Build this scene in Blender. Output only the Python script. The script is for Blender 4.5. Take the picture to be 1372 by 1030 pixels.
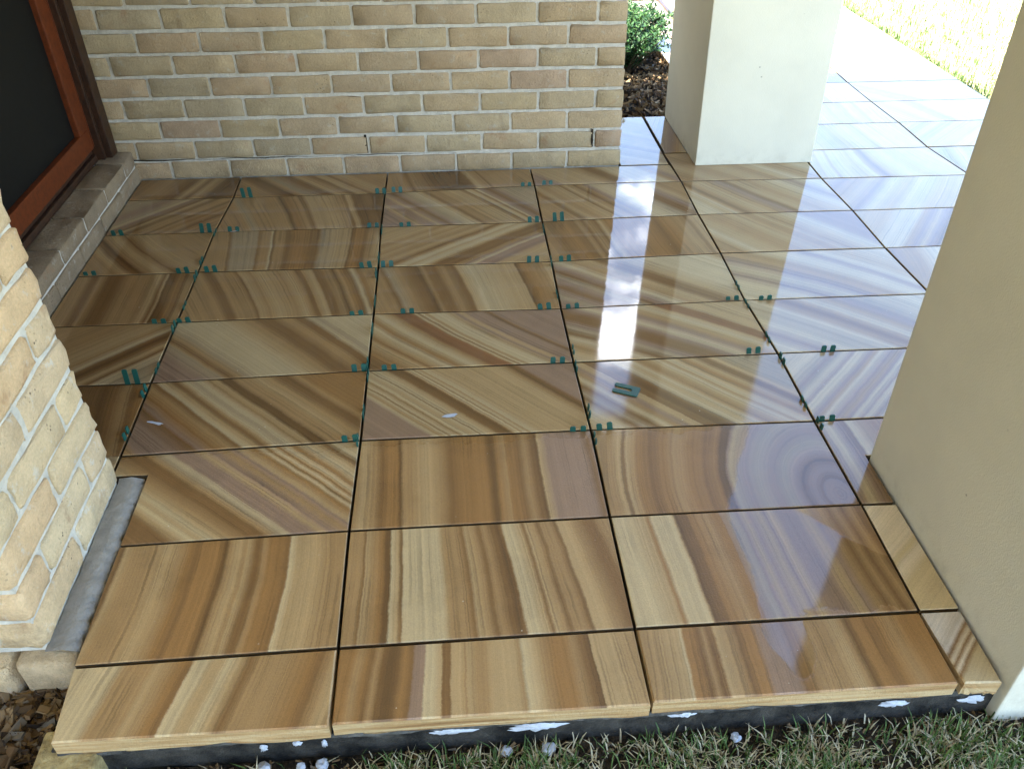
import bpy, bmesh, math, random
from mathutils import Vector, Matrix, Euler
for o_ in list(bpy.data.objects):
    bpy.data.objects.remove(o_)
sc = bpy.context.scene
# ---------------------------------------------------------------- camera
cam_d = bpy.data.cameras.new('camera')
cam = bpy.data.objects.new('camera', cam_d)
sc.collection.objects.link(cam)
cam.matrix_world = Matrix(((0.997175708533357, 0.04457628696153175, -0.060444693329693454, -0.332512092796544),
                           (-0.0750924669513099, 0.6058461496316496, -0.7920300274507726, -1.0340378677077646),
                           (0.0013144269336651268, 0.7943320449391603, 0.6074824068766173, 1.4303656877297504),
                           (0, 0, 0, 1)))
cam_d.sensor_fit = 'HORIZONTAL'
cam_d.sensor_width = 36.
cam_d.lens = 36.*1120.967/1372.
cam_d.clip_start = .02
cam_d.clip_end = 2000.
sc.camera = cam
# ---------------------------------------------------------------- sky, sun, exposure
BANK = (.2020, .8470, .4915)      # unit direction of the low cloud bank
SUN_EL, SUN_AZ = math.radians(64.), math.radians(270.)      # high sun, shining from the left (-x)
SKY_STRENGTH, SUN_STRENGTH, EXPOSURE = .15, 5.0, 3.08
world = bpy.data.worlds.new('World')
sc.world = world
world.use_nodes = True
wt = world.node_tree
wt.nodes.clear()
wo = wt.nodes.new('ShaderNodeOutputWorld')
bg = wt.nodes.new('ShaderNodeBackground')
sky = wt.nodes.new('ShaderNodeTexSky')
sky.sky_type = 'NISHITA'
sky.sun_disc = False
sky.sun_elevation = SUN_EL
sky.sun_rotation = SUN_AZ
sky.air_density = 1.0
sky.dust_density = .25
sky.ozone_density = 2.0
# broken white cloud over the blue, laid out on a level cloud sheet
tc = wt.nodes.new('ShaderNodeTexCoord')
sep = wt.nodes.new('ShaderNodeSeparateXYZ')
wt.links.new(tc.outputs['Generated'], sep.inputs[0])
zz = wt.nodes.new('ShaderNodeMath'); zz.operation = 'MAXIMUM'; zz.inputs[1].default_value = .02
wt.links.new(sep.outputs[2], zz.inputs[0])
za = wt.nodes.new('ShaderNodeMath'); za.operation = 'ADD'; za.inputs[1].default_value = .12
wt.links.new(zz.outputs[0], za.inputs[0])
dv = wt.nodes.new('ShaderNodeVectorMath'); dv.operation = 'DIVIDE'
cz = wt.nodes.new('ShaderNodeCombineXYZ')
for i_ in range(3):
    wt.links.new(za.outputs[0], cz.inputs[i_])
wt.links.new(tc.outputs['Generated'], dv.inputs[0])
wt.links.new(cz.outputs[0], dv.inputs[1])
mp_ = wt.nodes.new('ShaderNodeMapping')
mp_.inputs['Location'].default_value = (2.3, .9, 0)
wt.links.new(dv.outputs[0], mp_.inputs[0])
ns = wt.nodes.new('ShaderNodeTexNoise')
ns.inputs['Scale'].default_value = 2.6
ns.inputs['Detail'].default_value = 7.
ns.inputs['Roughness'].default_value = .62
wt.links.new(mp_.outputs[0], ns.inputs['Vector'])
cm = wt.nodes.new('ShaderNodeMapRange'); cm.interpolation_type = 'SMOOTHSTEP'
cm.inputs[1].default_value = .665
cm.inputs[2].default_value = .82
hz = wt.nodes.new('ShaderNodeMapRange'); hz.interpolation_type = 'SMOOTHSTEP'      # thin haze, thicker low down
hz.inputs[1].default_value = .30
hz.inputs[2].default_value = .72
hz.inputs[3].default_value = .007
hz.inputs[4].default_value = .004
wt.links.new(sep.outputs[2], hz.inputs[0])
wt.links.new(hz.outputs[0], cm.inputs[3])
# a brighter bank of cloud low in the sky behind the house
dt_ = wt.nodes.new('ShaderNodeVectorMath'); dt_.operation = 'DOT_PRODUCT'
dt_.inputs[1].default_value = BANK
wt.links.new(tc.outputs['Generated'], dt_.inputs[0])
bk = wt.nodes.new('ShaderNodeMapRange'); bk.interpolation_type = 'SMOOTHSTEP'
bk.inputs[1].default_value = .990
bk.inputs[2].default_value = .999
bk.inputs[3].default_value = 0.
bk.inputs[4].default_value = .185
wt.links.new(dt_.outputs['Value'], bk.inputs[0])
ad = wt.nodes.new('ShaderNodeMath'); ad.operation = 'ADD'
wt.links.new(ns.outputs['Fac'], ad.inputs[0])
wt.links.new(bk.outputs[0], ad.inputs[1])
wt.links.new(ad.outputs[0], cm.inputs[0])
mx_ = wt.nodes.new('ShaderNodeMix'); mx_.data_type = 'RGBA'
wt.links.new(cm.outputs[0], mx_.inputs[0])
wt.links.new(sky.outputs[0], mx_.inputs[6])
mx_.inputs[7].default_value = (22., 22.3, 22.8, 1)
wt.links.new(mx_.outputs[2], bg.inputs[0])
bg.inputs[1].default_value = SKY_STRENGTH
wt.links.new(bg.outputs[0], wo.inputs[0])
sun_d = bpy.data.lights.new('sun', 'SUN')
sun_d.energy = SUN_STRENGTH
sun_d.angle = math.radians(.5)
sun_d.color = (1., .96, .88)
sun = bpy.data.objects.new('sun', sun_d)
sc.collection.objects.link(sun)
sun.rotation_euler = Vector((math.cos(SUN_EL), 0, -math.sin(SUN_EL))).to_track_quat('-Z', 'Y').to_euler()
sc.view_settings.view_transform = 'Standard'
sc.view_settings.look = 'None'
sc.view_settings.exposure = EXPOSURE
sc.view_settings.gamma = 1.
sc.view_settings.use_curve_mapping = False
TILES = {  # bands of E, F, G stones are paled, sky reflection put into the colour
 'B1': {"c":[-0.8586,0.1487],"p":[[-0.2522,-0.1555],[0.2547,-0.1499],[0.2517,0.1571],[-0.2542,0.1482]],"k":[0.2654,0.9994,-0.034,0.0473,0.1354,0.3023],"s":[[0.0,"D"],[0.0169,"D"],[0.0225,"B"],[0.0309,"C"],[0.0449,"T"],[0.0927,"T"],[0.1208,"C"],[0.1545,"T"],[0.1713,"O"],[0.1882,"D"],[0.1994,"O"],[0.2331,"O"],[0.2511,"B"],[0.2601,"T"],[0.278,"C"],[0.2949,"T"],[0.3005,"C"],[0.3174,"D"],[0.3286,"D"],[0.337,"T"],[0.3511,"O"],[0.3735,"O"],[0.3932,"D"],[0.3977,"L"],[0.4129,"C"],[0.4466,"C"],[0.4915,"T"],[0.5196,"T"]]},
 'C1': {"c":[-0.3016,0.1527],"p":[[-0.2959,-0.1538],[0.2971,-0.1521],[0.2977,0.1527],[-0.2989,0.1532]],"k":[0.2957,0.9955,0.0943,-0.0198,0.3642,0.1129],"s":[[0.0,"T"],[0.0289,"T"],[0.034,"D"],[0.0385,"C"],[0.0546,"T"],[0.0738,"O"],[0.0834,"B"],[0.0918,"B"],[0.0956,"L"],[0.1091,"C"],[0.1187,"D"],[0.1226,"L"],[0.1572,"L"],[0.2022,"L"],[0.2118,"C"],[0.2182,"T"],[0.2471,"T"],[0.2631,"D"],[0.2696,"C"],[0.292,"T"],[0.3049,"D"],[0.3145,"T"],[0.3369,"D"],[0.3498,"B"],[0.3581,"D"],[0.3639,"L"],[0.3787,"L"],[0.4011,"C"],[0.4108,"D"],[0.4172,"C"],[0.4364,"T"],[0.4461,"D"],[0.4525,"T"],[0.4717,"T"],[0.4878,"D"],[0.4942,"C"],[0.5102,"C"],[0.5359,"T"],[0.5616,"D"],[0.5808,"D"],[0.5969,"T"],[0.6065,"T"]]},
 'D1': {"c":[0.2992,0.1512],"p":[[-0.2973,-0.1506],[0.2948,-0.1526],[0.2993,0.1492],[-0.2967,0.1542]],"k":[0.3036,0.9979,0.0655,-0.0324,0.0446,0.0206],"s":[[0.0,"L"],[0.0446,"L"],[0.0891,"C"],[0.0987,"O"],[0.1082,"L"],[0.1528,"L"],[0.156,"C"],[0.1623,"B"],[0.1846,"D"],[0.1973,"O"],[0.2355,"T"],[0.2546,"O"],[0.2673,"O"],[0.2712,"M"],[0.2992,"G"],[0.3119,"M"],[0.3246,"C"],[0.3374,"M"],[0.3628,"C"],[0.3756,"M"],[0.3883,"C"],[0.4074,"M"],[0.4456,"M"],[0.471,"C"],[0.4901,"M"],[0.5092,"T"],[0.5283,"D"],[0.5442,"T"],[0.5601,"D"],[0.5792,"T"],[0.5983,"D"],[0.6174,"T"]]},
 'B2': {"c":[-0.9715,0.484],"p":[[-0.1413,-0.1807],[0.3646,-0.1718],[0.3692,0.1355],[-0.2255,0.1185],[-0.2255,0.0492],[-0.1413,0.0492]],"k":[0.1985,0.6434,0.7656,0.0296,-0.136,-0.1222],"s":[[0.0,"D"],[0.034,"D"],[0.0529,"C"],[0.068,"L"],[0.0793,"C"],[0.0944,"L"],[0.1095,"C"],[0.1284,"T"],[0.1586,"D"],[0.1774,"D"],[0.1888,"T"],[0.2039,"G"],[0.2152,"L"],[0.2265,"M"],[0.2567,"M"],[0.2718,"C"],[0.2869,"M"],[0.3096,"T"],[0.3247,"M"],[0.336,"C"],[0.3586,"O"],[0.37,"L"],[0.3775,"O"],[0.387,"L"],[0.3964,"O"],[0.4077,"L"],[0.4228,"O"],[0.4417,"L"],[0.4606,"C"],[0.4745,"D"],[0.4908,"L"],[0.5172,"C"]]},
 'C2': {"c":[-0.3004,0.4653],"p":[[-0.3001,-0.153],[0.2965,-0.1535],[0.2992,0.1523],[-0.2955,0.1543]],"k":[0.2991,0.9997,0.0245,-0.0142,-0.0196,0.0251],"s":[[0.0,"T"],[0.0148,"C"],[0.0443,"T"],[0.0591,"D"],[0.0813,"O"],[0.0997,"O"],[0.1071,"B"],[0.1145,"T"],[0.133,"T"],[0.1699,"C"],[0.2068,"T"],[0.229,"D"],[0.2659,"O"],[0.3176,"O"],[0.3398,"B"],[0.3472,"O"],[0.3693,"T"],[0.3767,"O"],[0.4063,"D"],[0.421,"T"],[0.4395,"D"],[0.4543,"B"],[0.4595,"C"],[0.4801,"M"],[0.5245,"M"],[0.5688,"M"],[0.5872,"D"],[0.5983,"M"],[0.6131,"M"]]},
 'D2': {"c":[0.3012,0.4612],"p":[[-0.2987,-0.1494],[0.2974,-0.1544],[0.2974,0.1477],[-0.296,0.1563]],"k":[-0.033274118311087036,0.264,-0.1179,0.66,0,0],"s":[[0.0,"M"],[0.0061,"D"],[0.0236,"M"],[0.0484,"D"],[0.0649,"M"],[0.0886,"G"],[0.1162,"M"],[0.151,"G"],[0.1791,"M"],[0.2142,"G"],[0.2198,"M"],[0.2262,"B"],[0.2389,"B"],[0.2509,"O"],[0.2777,"D"],[0.2883,"O"],[0.3131,"O"],[0.3484,"T"],[0.3767,"O"],[0.4086,"D"],[0.4405,"O"],[0.4688,"C"],[0.4759,"D"],[0.4866,"C"],[0.5043,"T"],[0.5397,"T"]],"ring":1},
 'B3': {"c":[-0.9007,0.767],"p":[[-0.2963,-0.1581],[0.2985,-0.1411],[0.2989,0.1565],[-0.3011,0.1427]],"k":[0.3043,0.7037,0.7105,-0.0027,0.0401,0.0266],"s":[[0.0,"T"],[0.0183,"M"],[0.073,"M"],[0.1141,"D"],[0.1232,"M"],[0.1506,"O"],[0.178,"T"],[0.1963,"D"],[0.2031,"L"],[0.2191,"C"],[0.2374,"D"],[0.2465,"T"],[0.2602,"L"],[0.2739,"G"],[0.2876,"L"],[0.3058,"T"],[0.3195,"C"],[0.3309,"B"],[0.3469,"B"],[0.3606,"T"],[0.3834,"T"],[0.4017,"C"],[0.4291,"T"],[0.4473,"D"],[0.4656,"D"],[0.4793,"T"],[0.4975,"O"],[0.5204,"O"]]},
 'C3': {"c":[-0.2997,0.7737],"p":[[-0.2961,-0.1477],[0.2984,-0.1497],[0.2933,0.1476],[-0.2957,0.1499]],"k":[0.2827,0.7137,0.7004,-0.0011,-0.1711,-0.1051],"s":[[0.0,"M"],[0.088,"M"],[0.0981,"L"],[0.1083,"T"],[0.1184,"L"],[0.1252,"D"],[0.1286,"L"],[0.1455,"T"],[0.1523,"L"],[0.1658,"C"],[0.1793,"L"],[0.1827,"D"],[0.1861,"L"],[0.2098,"C"],[0.2199,"D"],[0.2402,"B"],[0.247,"D"],[0.2521,"C"],[0.2605,"L"],[0.2673,"T"],[0.2707,"L"],[0.2808,"T"],[0.2842,"L"],[0.3045,"C"],[0.3722,"C"],[0.4331,"C"],[0.4432,"T"],[0.4568,"B"],[0.4686,"D"],[0.4805,"M"]]},
 'D3': {"c":[0.3017,0.7704],"p":[[-0.2966,-0.1465],[0.2969,-0.1551],[0.3012,0.1507],[-0.3017,0.1509]],"k":[0.3536,0.7187,0.6953,0.0048,0.1239,0.0941],"s":[[0.0,"D"],[0.0361,"C"],[0.0759,"L"],[0.1084,"L"],[0.1301,"D"],[0.1445,"G"],[0.1662,"D"],[0.1879,"L"],[0.2024,"T"],[0.2204,"M"],[0.2349,"C"],[0.2493,"C"],[0.2529,"D"],[0.2674,"D"],[0.2819,"B"],[0.3035,"D"],[0.3108,"G"],[0.3252,"L"],[0.3397,"C"],[0.3541,"L"],[0.3686,"T"],[0.383,"T"],[0.3975,"C"],[0.4156,"L"],[0.4264,"T"],[0.4408,"L"],[0.4553,"C"],[0.4698,"O"],[0.4914,"C"],[0.5059,"D"],[0.5203,"D"],[0.5348,"C"],[0.5601,"G"]]},
 'B4': {"c":[-0.9025,1.0734],"p":[[-0.2994,-0.1573],[0.3007,-0.1435],[0.3001,0.152],[-0.3016,0.1487]],"k":[0.2395,0.7189,0.6951,0.0528,-0.2296,-0.1463],"s":[[0.0,"M"],[0.0511,"G"],[0.0587,"T"],[0.0689,"D"],[0.0843,"T"],[0.1072,"G"],[0.1379,"L"],[0.2094,"L"],[0.2502,"C"],[0.2809,"T"],[0.3013,"D"],[0.3268,"D"],[0.3524,"T"],[0.3728,"T"],[0.383,"D"],[0.3983,"D"],[0.4137,"L"],[0.429,"G"],[0.4443,"L"]]},
 'C4': {"c":[-0.3013,1.0743],"p":[[-0.2941,-0.1443],[0.2948,-0.1466],[0.2938,0.1399],[-0.2947,0.151]],"k":[0.3015,0.6999,0.7142,0.0066,0.1058,-0.3076],"s":[[0.0,"D"],[0.0295,"D"],[0.0517,"O"],[0.096,"C"],[0.1107,"O"],[0.1292,"C"],[0.1477,"L"],[0.1661,"O"],[0.1809,"C"],[0.1957,"L"],[0.2178,"C"],[0.2233,"T"],[0.2363,"R"],[0.2695,"R"],[0.275,"T"],[0.2787,"L"],[0.2879,"D"],[0.2916,"L"],[0.3027,"T"],[0.3101,"L"],[0.3396,"L"],[0.3544,"C"],[0.3692,"M"],[0.3802,"C"],[0.395,"M"],[0.4282,"M"],[0.443,"D"],[0.4541,"M"],[0.491,"M"]]},
 'D4': {"c":[0.2989,1.0727],"p":[[-0.299,-0.145],[0.3039,-0.1452],[0.295,0.1486],[-0.3,0.1414]],"k":[0.305,-0.5488,-0.836,-0.0814,0.2316,0.2288],"s":[[0.0,"L"],[0.0515,"C"],[0.1133,"C"],[0.1545,"C"],[0.1597,"R"],[0.1906,"R"],[0.2009,"C"],[0.2215,"L"],[0.237,"C"],[0.2524,"T"],[0.2782,"M"],[0.3091,"L"],[0.3245,"M"],[0.3503,"D"],[0.3812,"D"],[0.4018,"M"],[0.4224,"G"],[0.4533,"D"],[0.4791,"L"],[0.5151,"T"],[0.5461,"C"],[0.5873,"L"]]},
 'B5': {"c":[-0.9043,1.3798],"p":[[-0.2998,-0.1513],[0.3019,-0.148],[0.3012,0.1447],[-0.3033,0.1547]],"k":[0.2756,0.9344,0.3561,-0.0798,-0.423,0.1477],"s":[[0.0,"T"],[0.0575,"T"],[0.0815,"D"],[0.0959,"D"],[0.1079,"T"],[0.1582,"T"],[0.1726,"D"],[0.1822,"C"],[0.211,"T"],[0.2397,"C"],[0.2973,"T"],[0.3213,"C"],[0.3404,"T"],[0.3524,"D"],[0.362,"D"],[0.3668,"T"],[0.3788,"C"],[0.3932,"C"],[0.4004,"D"],[0.4171,"D"],[0.4411,"T"],[0.4555,"B"],[0.4699,"T"],[0.4843,"O"],[0.4987,"D"],[0.513,"L"],[0.5274,"O"],[0.5418,"T"]]},
 'C5': {"c":[-0.3009,1.3745],"p":[[-0.2951,-0.1428],[0.2935,-0.1539],[0.2974,0.1466],[-0.2958,0.1499]],"k":[0.2878,0.9723,0.2337,-0.0588,-0.333,0.1039],"s":[[0.0,"T"],[0.0311,"T"],[0.0467,"D"],[0.0622,"G"],[0.0985,"T"],[0.1348,"D"],[0.1659,"B"],[0.1814,"T"],[0.1918,"D"],[0.2229,"D"],[0.2436,"T"],[0.2747,"D"],[0.2851,"D"],[0.2955,"C"],[0.3266,"L"],[0.4302,"C"],[0.4613,"C"],[0.4743,"C"],[0.4795,"B"],[0.5028,"O"],[0.5598,"T"],[0.5702,"C"]]},
 'D5': {"c":[0.2993,1.3768],"p":[[-0.3003,-0.1563],[0.2945,-0.1491],[0.3022,0.1612],[-0.2964,0.1444]],"k":[0.2919,-0.6397,-0.7686,0.0006,0.0615,0.1506],"s":[[0.0,"T"],[0.0293,"L"],[0.1561,"L"],[0.2146,"C"],[0.2439,"D"],[0.2732,"D"],[0.2927,"C"],[0.3317,"T"],[0.361,"L"],[0.3902,"M"],[0.4195,"D"],[0.439,"G"],[0.4683,"M"],[0.4975,"D"],[0.5171,"M"],[0.5463,"G"],[0.5853,"M"]]},
 'B6': {"c":[-0.9079,1.6822],"p":[[-0.2998,-0.1413],[0.3047,-0.1513],[0.2995,0.1447],[-0.3042,0.1481]],"k":[0.2939,0.9992,0.0407,0.0201,-0.3193,0.0644],"s":[[0.0,"T"],[0.0635,"T"],[0.0692,"D"],[0.0808,"G"],[0.1616,"G"],[0.1673,"D"],[0.1789,"T"],[0.2049,"T"],[0.2135,"L"],[0.2193,"B"],[0.2279,"T"],[0.2539,"T"],[0.2655,"D"],[0.277,"D"],[0.2885,"O"],[0.3405,"O"],[0.3578,"D"],[0.3751,"D"],[0.3924,"G"],[0.4674,"C"],[0.4847,"C"],[0.4934,"B"],[0.502,"O"],[0.5309,"O"],[0.5424,"D"],[0.5598,"T"],[0.5886,"C"]]},
 'C6': {"c":[-0.3015,1.6782],"p":[[-0.2953,-0.1474],[0.298,-0.1507],[0.2978,0.1492],[-0.3005,0.1487]],"k":[0.2192,0.5877,-0.8091,0.0632,-0.101,-0.186],"s":[[0.0,"C"],[0.0339,"C"],[0.0565,"T"],[0.0753,"C"],[0.0979,"T"],[0.1092,"C"],[0.128,"T"],[0.1506,"C"],[0.1656,"T"],[0.1769,"D"],[0.1882,"T"],[0.1995,"L"],[0.2146,"L"],[0.2221,"C"],[0.2334,"L"],[0.2447,"L"],[0.256,"C"],[0.271,"D"],[0.2974,"D"],[0.3124,"D"],[0.3275,"T"],[0.3388,"M"],[0.3538,"L"],[0.3614,"M"],[0.3952,"M"],[0.4178,"C"]]},
 'D6': {"c":[0.3018,1.6861],"p":[[-0.2989,-0.1585],[0.2997,-0.1417],[0.2981,0.1588],[-0.2991,0.1414]],"k":[0.3005,0.9839,0.1786,-0.0054,-0.1882,0.0031],"s":[[0.0,"T"],[0.0601,"D"],[0.1022,"O"],[0.1443,"D"],[0.1564,"T"],[0.1804,"D"],[0.1924,"T"],[0.2225,"D"],[0.2345,"C"],[0.2586,"O"],[0.4029,"O"],[0.439,"D"],[0.4631,"O"],[0.5232,"T"],[0.5473,"T"],[0.5593,"D"],[0.5713,"T"],[0.6134,"C"]]},
 'B7': {"c":[-0.9066,1.98],"p":[[-0.3054,-0.1433],[0.2982,-0.1467],[0.2995,0.1444],[-0.2924,0.1458]],"k":[0.2765,0.9536,0.3012,0.0017,-0.4317,0.0263],"s":[[0.0,"T"],[0.0409,"T"],[0.0643,"G"],[0.0935,"T"],[0.2046,"T"],[0.2163,"B"],[0.2339,"O"],[0.2748,"T"],[0.2923,"D"],[0.3069,"C"],[0.3859,"C"],[0.4326,"T"],[0.4414,"D"],[0.4502,"C"],[0.4619,"C"],[0.4706,"D"],[0.4911,"B"],[0.5203,"D"],[0.5554,"B"]]},
 'C7': {"c":[-0.302,1.9859],"p":[[-0.3,-0.1526],[0.2983,-0.1521],[0.3006,0.1662],[-0.2987,0.1386]],"k":[0.242,0.7897,0.6135,-0.0379,-0.1597,-0.0518],"s":[[0.0,"M"],[0.0194,"C"],[0.0387,"M"],[0.0629,"M"],[0.0774,"C"],[0.0919,"M"],[0.1113,"D"],[0.1258,"M"],[0.15,"G"],[0.1839,"L"],[0.2032,"C"],[0.2178,"D"],[0.2323,"T"],[0.2565,"T"],[0.2952,"C"],[0.3242,"C"],[0.3436,"D"],[0.3508,"L"],[0.3678,"C"],[0.375,"D"],[0.3823,"L"],[0.3968,"M"],[0.421,"D"],[0.4355,"M"],[0.4597,"G"]]},
 'D7': {"c":[0.3034,1.9971],"p":[[-0.3007,-0.1632],[0.2966,-0.1458],[0.3027,0.1539],[-0.2984,0.1551]],"k":[0.2516,0.8233,0.5676,-0.0065,0.2116,0.0545],"s":[[0.0,"T"],[0.0364,"T"],[0.0519,"D"],[0.0727,"C"],[0.1039,"T"],[0.1558,"C"],[0.1662,"D"],[0.1818,"C"],[0.2026,"T"],[0.2181,"D"],[0.2389,"T"],[0.2545,"M"],[0.2805,"L"],[0.322,"L"],[0.3636,"G"],[0.3896,"D"],[0.4155,"D"],[0.4415,"M"],[0.4778,"C"],[0.4986,"T"]]},
 'B8': {"c":[-0.9035,2.2276],"p":[[-0.2954,-0.0954],[0.2964,-0.0968],[0.299,0.0962],[-0.3,0.0962]],"k":[0.2194,0.7091,0.7052,-0.0005,0.0,0.0],"s":[[0.0,"T"],[0.0479,"T"],[0.0783,"D"],[0.1088,"B"],[0.1306,"T"],[0.148,"G"],[0.1915,"D"],[0.2089,"D"],[0.2263,"C"],[0.2568,"T"],[0.2742,"D"],[0.2872,"C"],[0.309,"C"],[0.3221,"D"],[0.3308,"T"],[0.3656,"C"],[0.4004,"T"]]},
 'C8': {"c":[-0.301,2.2342],"p":[[-0.2997,-0.1033],[0.2996,-0.0757],[0.297,0.0896],[-0.2971,0.0896]],"k":[0.2835,0.9473,0.3204,-0.0073,0.5275,0.034],"s":[[0.0,"T"],[0.0676,"T"],[0.086,"D"],[0.1044,"T"],[0.1536,"D"],[0.1966,"B"],[0.2887,"B"],[0.3133,"D"],[0.3225,"C"],[0.3378,"C"],[0.3501,"T"],[0.3685,"T"],[0.3747,"D"],[0.387,"T"],[0.473,"T"],[0.5467,"T"]]},
 'D8': {"c":[0.3033,2.2409],"p":[[-0.2983,-0.0823],[0.3027,-0.0835],[0.2963,0.0829],[-0.3009,0.0829]],"k":[0.2135,0.7707,0.6372,0.0064,0.0048,-0.0067],"s":[[0.0,"M"],[0.0307,"C"],[0.0715,"C"],[0.1481,"C"],[0.1992,"D"],[0.2299,"D"],[0.2452,"C"],[0.2656,"L"],[0.3576,"L"],[0.378,"T"],[0.4036,"M"],[0.4393,"C"]]},
 'B0': {"c":[-0.8546,-0.0903],"p":[[-0.2454,-0.0775],[0.2507,-0.0825],[0.2507,0.0827],[-0.256,0.0771]],"k":[0.2427,0.9716,-0.2368,-0.0239,0.0108,0.0387],"s":[[0.0,"L"],[0.0598,"L"],[0.0748,"T"],[0.1246,"T"],[0.1346,"C"],[0.1595,"T"],[0.1795,"O"],[0.1994,"D"],[0.2044,"L"],[0.2244,"L"],[0.2393,"C"],[0.2543,"C"],[0.2692,"L"],[0.2892,"C"],[0.3091,"D"],[0.3291,"T"],[0.339,"T"],[0.3789,"T"],[0.4238,"O"],[0.4437,"D"],[0.4637,"T"],[0.4786,"C"],[0.5011,"T"]]},
 'C0': {"c":[-0.301,-0.0887],"p":[[-0.2965,-0.0801],[0.2965,-0.0841],[0.2965,0.0829],[-0.2965,0.0812]],"k":[0.2991,1.0,-0.005,0.0147,0.3895,-0.0116],"s":[[0.0,"O"],[0.0233,"O"],[0.0378,"T"],[0.0523,"O"],[0.0639,"D"],[0.0727,"T"],[0.0843,"D"],[0.0959,"B"],[0.1105,"B"],[0.1192,"D"],[0.1279,"O"],[0.1424,"D"],[0.1465,"M"],[0.1657,"M"],[0.1697,"L"],[0.1831,"L"],[0.2006,"C"],[0.2046,"D"],[0.218,"D"],[0.2221,"C"],[0.2383,"C"],[0.25,"T"],[0.2558,"C"],[0.2732,"T"],[0.2907,"T"],[0.3052,"C"],[0.3488,"C"],[0.3604,"T"],[0.3662,"L"],[0.3953,"C"],[0.4069,"T"],[0.4302,"O"],[0.4534,"O"],[0.4709,"T"],[0.4883,"D"],[0.5057,"B"],[0.5075,"C"],[0.5464,"C"],[0.5988,"T"]]},
 'D0': {"c":[0.2979,-0.0888],"p":[[-0.296,-0.08],[0.2961,-0.084],[0.2961,0.081],[-0.296,0.083]],"k":[0.2985,0.9999,0.0141,0.0084,0.2348,0.0171],"s":[[0.0,"T"],[0.0797,"C"],[0.0865,"L"],[0.0911,"O"],[0.1082,"O"],[0.1252,"D"],[0.1338,"T"],[0.1423,"D"],[0.1537,"D"],[0.1594,"C"],[0.1879,"T"],[0.2049,"D"],[0.2163,"O"],[0.2334,"O"],[0.2448,"M"],[0.2903,"M"],[0.3017,"D"],[0.3131,"O"],[0.3359,"T"],[0.3814,"T"],[0.4099,"C"],[0.4213,"T"],[0.4355,"B"],[0.4497,"O"],[0.4668,"O"],[0.4839,"D"],[0.4953,"O"],[0.5237,"T"],[0.5522,"O"],[0.6091,"O"]]},
 'E3': {"c":[0.9052,0.7685],"p":[[-0.3002,-0.1532],[0.298,-0.15],[0.298,0.1504],[-0.2959,0.1526]],"k":[0.2423,0.7199,-0.694,0.0125,0.0384,0.0442],"s":[[0.0,"L"],[0.0264,"G"],[0.044,"M"],[0.0571,"G"],[0.0703,"L"],[0.0879,"M"],[0.0967,"L"],[0.1099,"L"],[0.1275,"M"],[0.1406,"T"],[0.1494,"L"],[0.1714,"M"],[0.189,"T"],[0.2022,"M"],[0.211,"L"],[0.2285,"M"],[0.2351,"L"],[0.2549,"M"],[0.2725,"L"]]},
 'A3': {"c":[-1.4073,0.7611],"p":[[-0.2015,-0.145],[0.2039,-0.1523],[0.1991,0.1485],[-0.2015,0.1485]],"k":[-0.0782,0.9922,0.1247,0.0012,0.0038,-0.0311],"s":[[0.0,"D"],[0.0227,"B"],[0.0531,"D"],[0.0834,"T"],[0.0986,"D"],[0.1289,"O"],[0.1441,"T"]]},
 'E4': {"c":[0.9062,1.0727],"p":[[-0.297,-0.1452],[0.2971,-0.1474],[0.3059,0.1439],[-0.3059,0.1486]],"k":[0.2261,-0.6659,-0.7461,-0.095,0.2469,0.189],"s":[[0.0,"L"],[0.08,"G"],[0.1258,"M"],[0.1601,"T"],[0.1944,"L"],[0.2173,"T"],[0.2401,"D"],[0.2744,"T"],[0.2973,"L"],[0.3316,"G"],[0.4002,"L"],[0.4459,"M"],[0.4917,"L"]]},
 'A4': {"c":[-1.4091,1.069],"p":[[-0.1997,-0.153],[0.2008,-0.153],[0.1986,0.1531],[-0.1997,0.1531]],"k":[0.0842,0.6724,-0.7401,0.0062,-0.1205,-0.0998],"s":[[0.0,"T"],[0.0749,"C"],[0.0999,"T"],[0.1249,"L"],[0.1374,"D"],[0.1561,"B"],[0.1686,"D"],[0.1935,"C"],[0.2123,"D"],[0.231,"L"],[0.2622,"G"]]},
 'E5': {"c":[0.9054,1.3805],"p":[[-0.3052,-0.1528],[0.3066,-0.1575],[0.2959,0.1528],[-0.2975,0.1575]],"k":[0.2626,-0.5925,-0.8056,-0.2219,0.3234,0.1603],"s":[[0.0,"L"],[0.0841,"C"],[0.1261,"L"],[0.1542,"M"],[0.1822,"L"],[0.2172,"L"],[0.2522,"T"],[0.2803,"T"],[0.3223,"M"],[0.3644,"L"],[0.4064,"M"],[0.4484,"L"]]},
 'A5': {"c":[-1.4105,1.3815],"p":[[-0.1983,-0.153],[0.2,-0.153],[0.1965,0.153],[-0.1983,0.153]],"k":[0.1898,0.9995,0.0325,-0.0108,-0.0859,0.0885],"s":[[0.0,"T"],[0.0358,"T"],[0.0512,"D"],[0.0665,"D"],[0.0819,"T"],[0.1126,"D"],[0.1433,"D"],[0.174,"T"],[0.2456,"T"],[0.2712,"C"],[0.2865,"D"],[0.2968,"C"],[0.3019,"B"],[0.3275,"D"],[0.3403,"O"],[0.3582,"D"],[0.3684,"T"],[0.3991,"T"]]},
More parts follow.
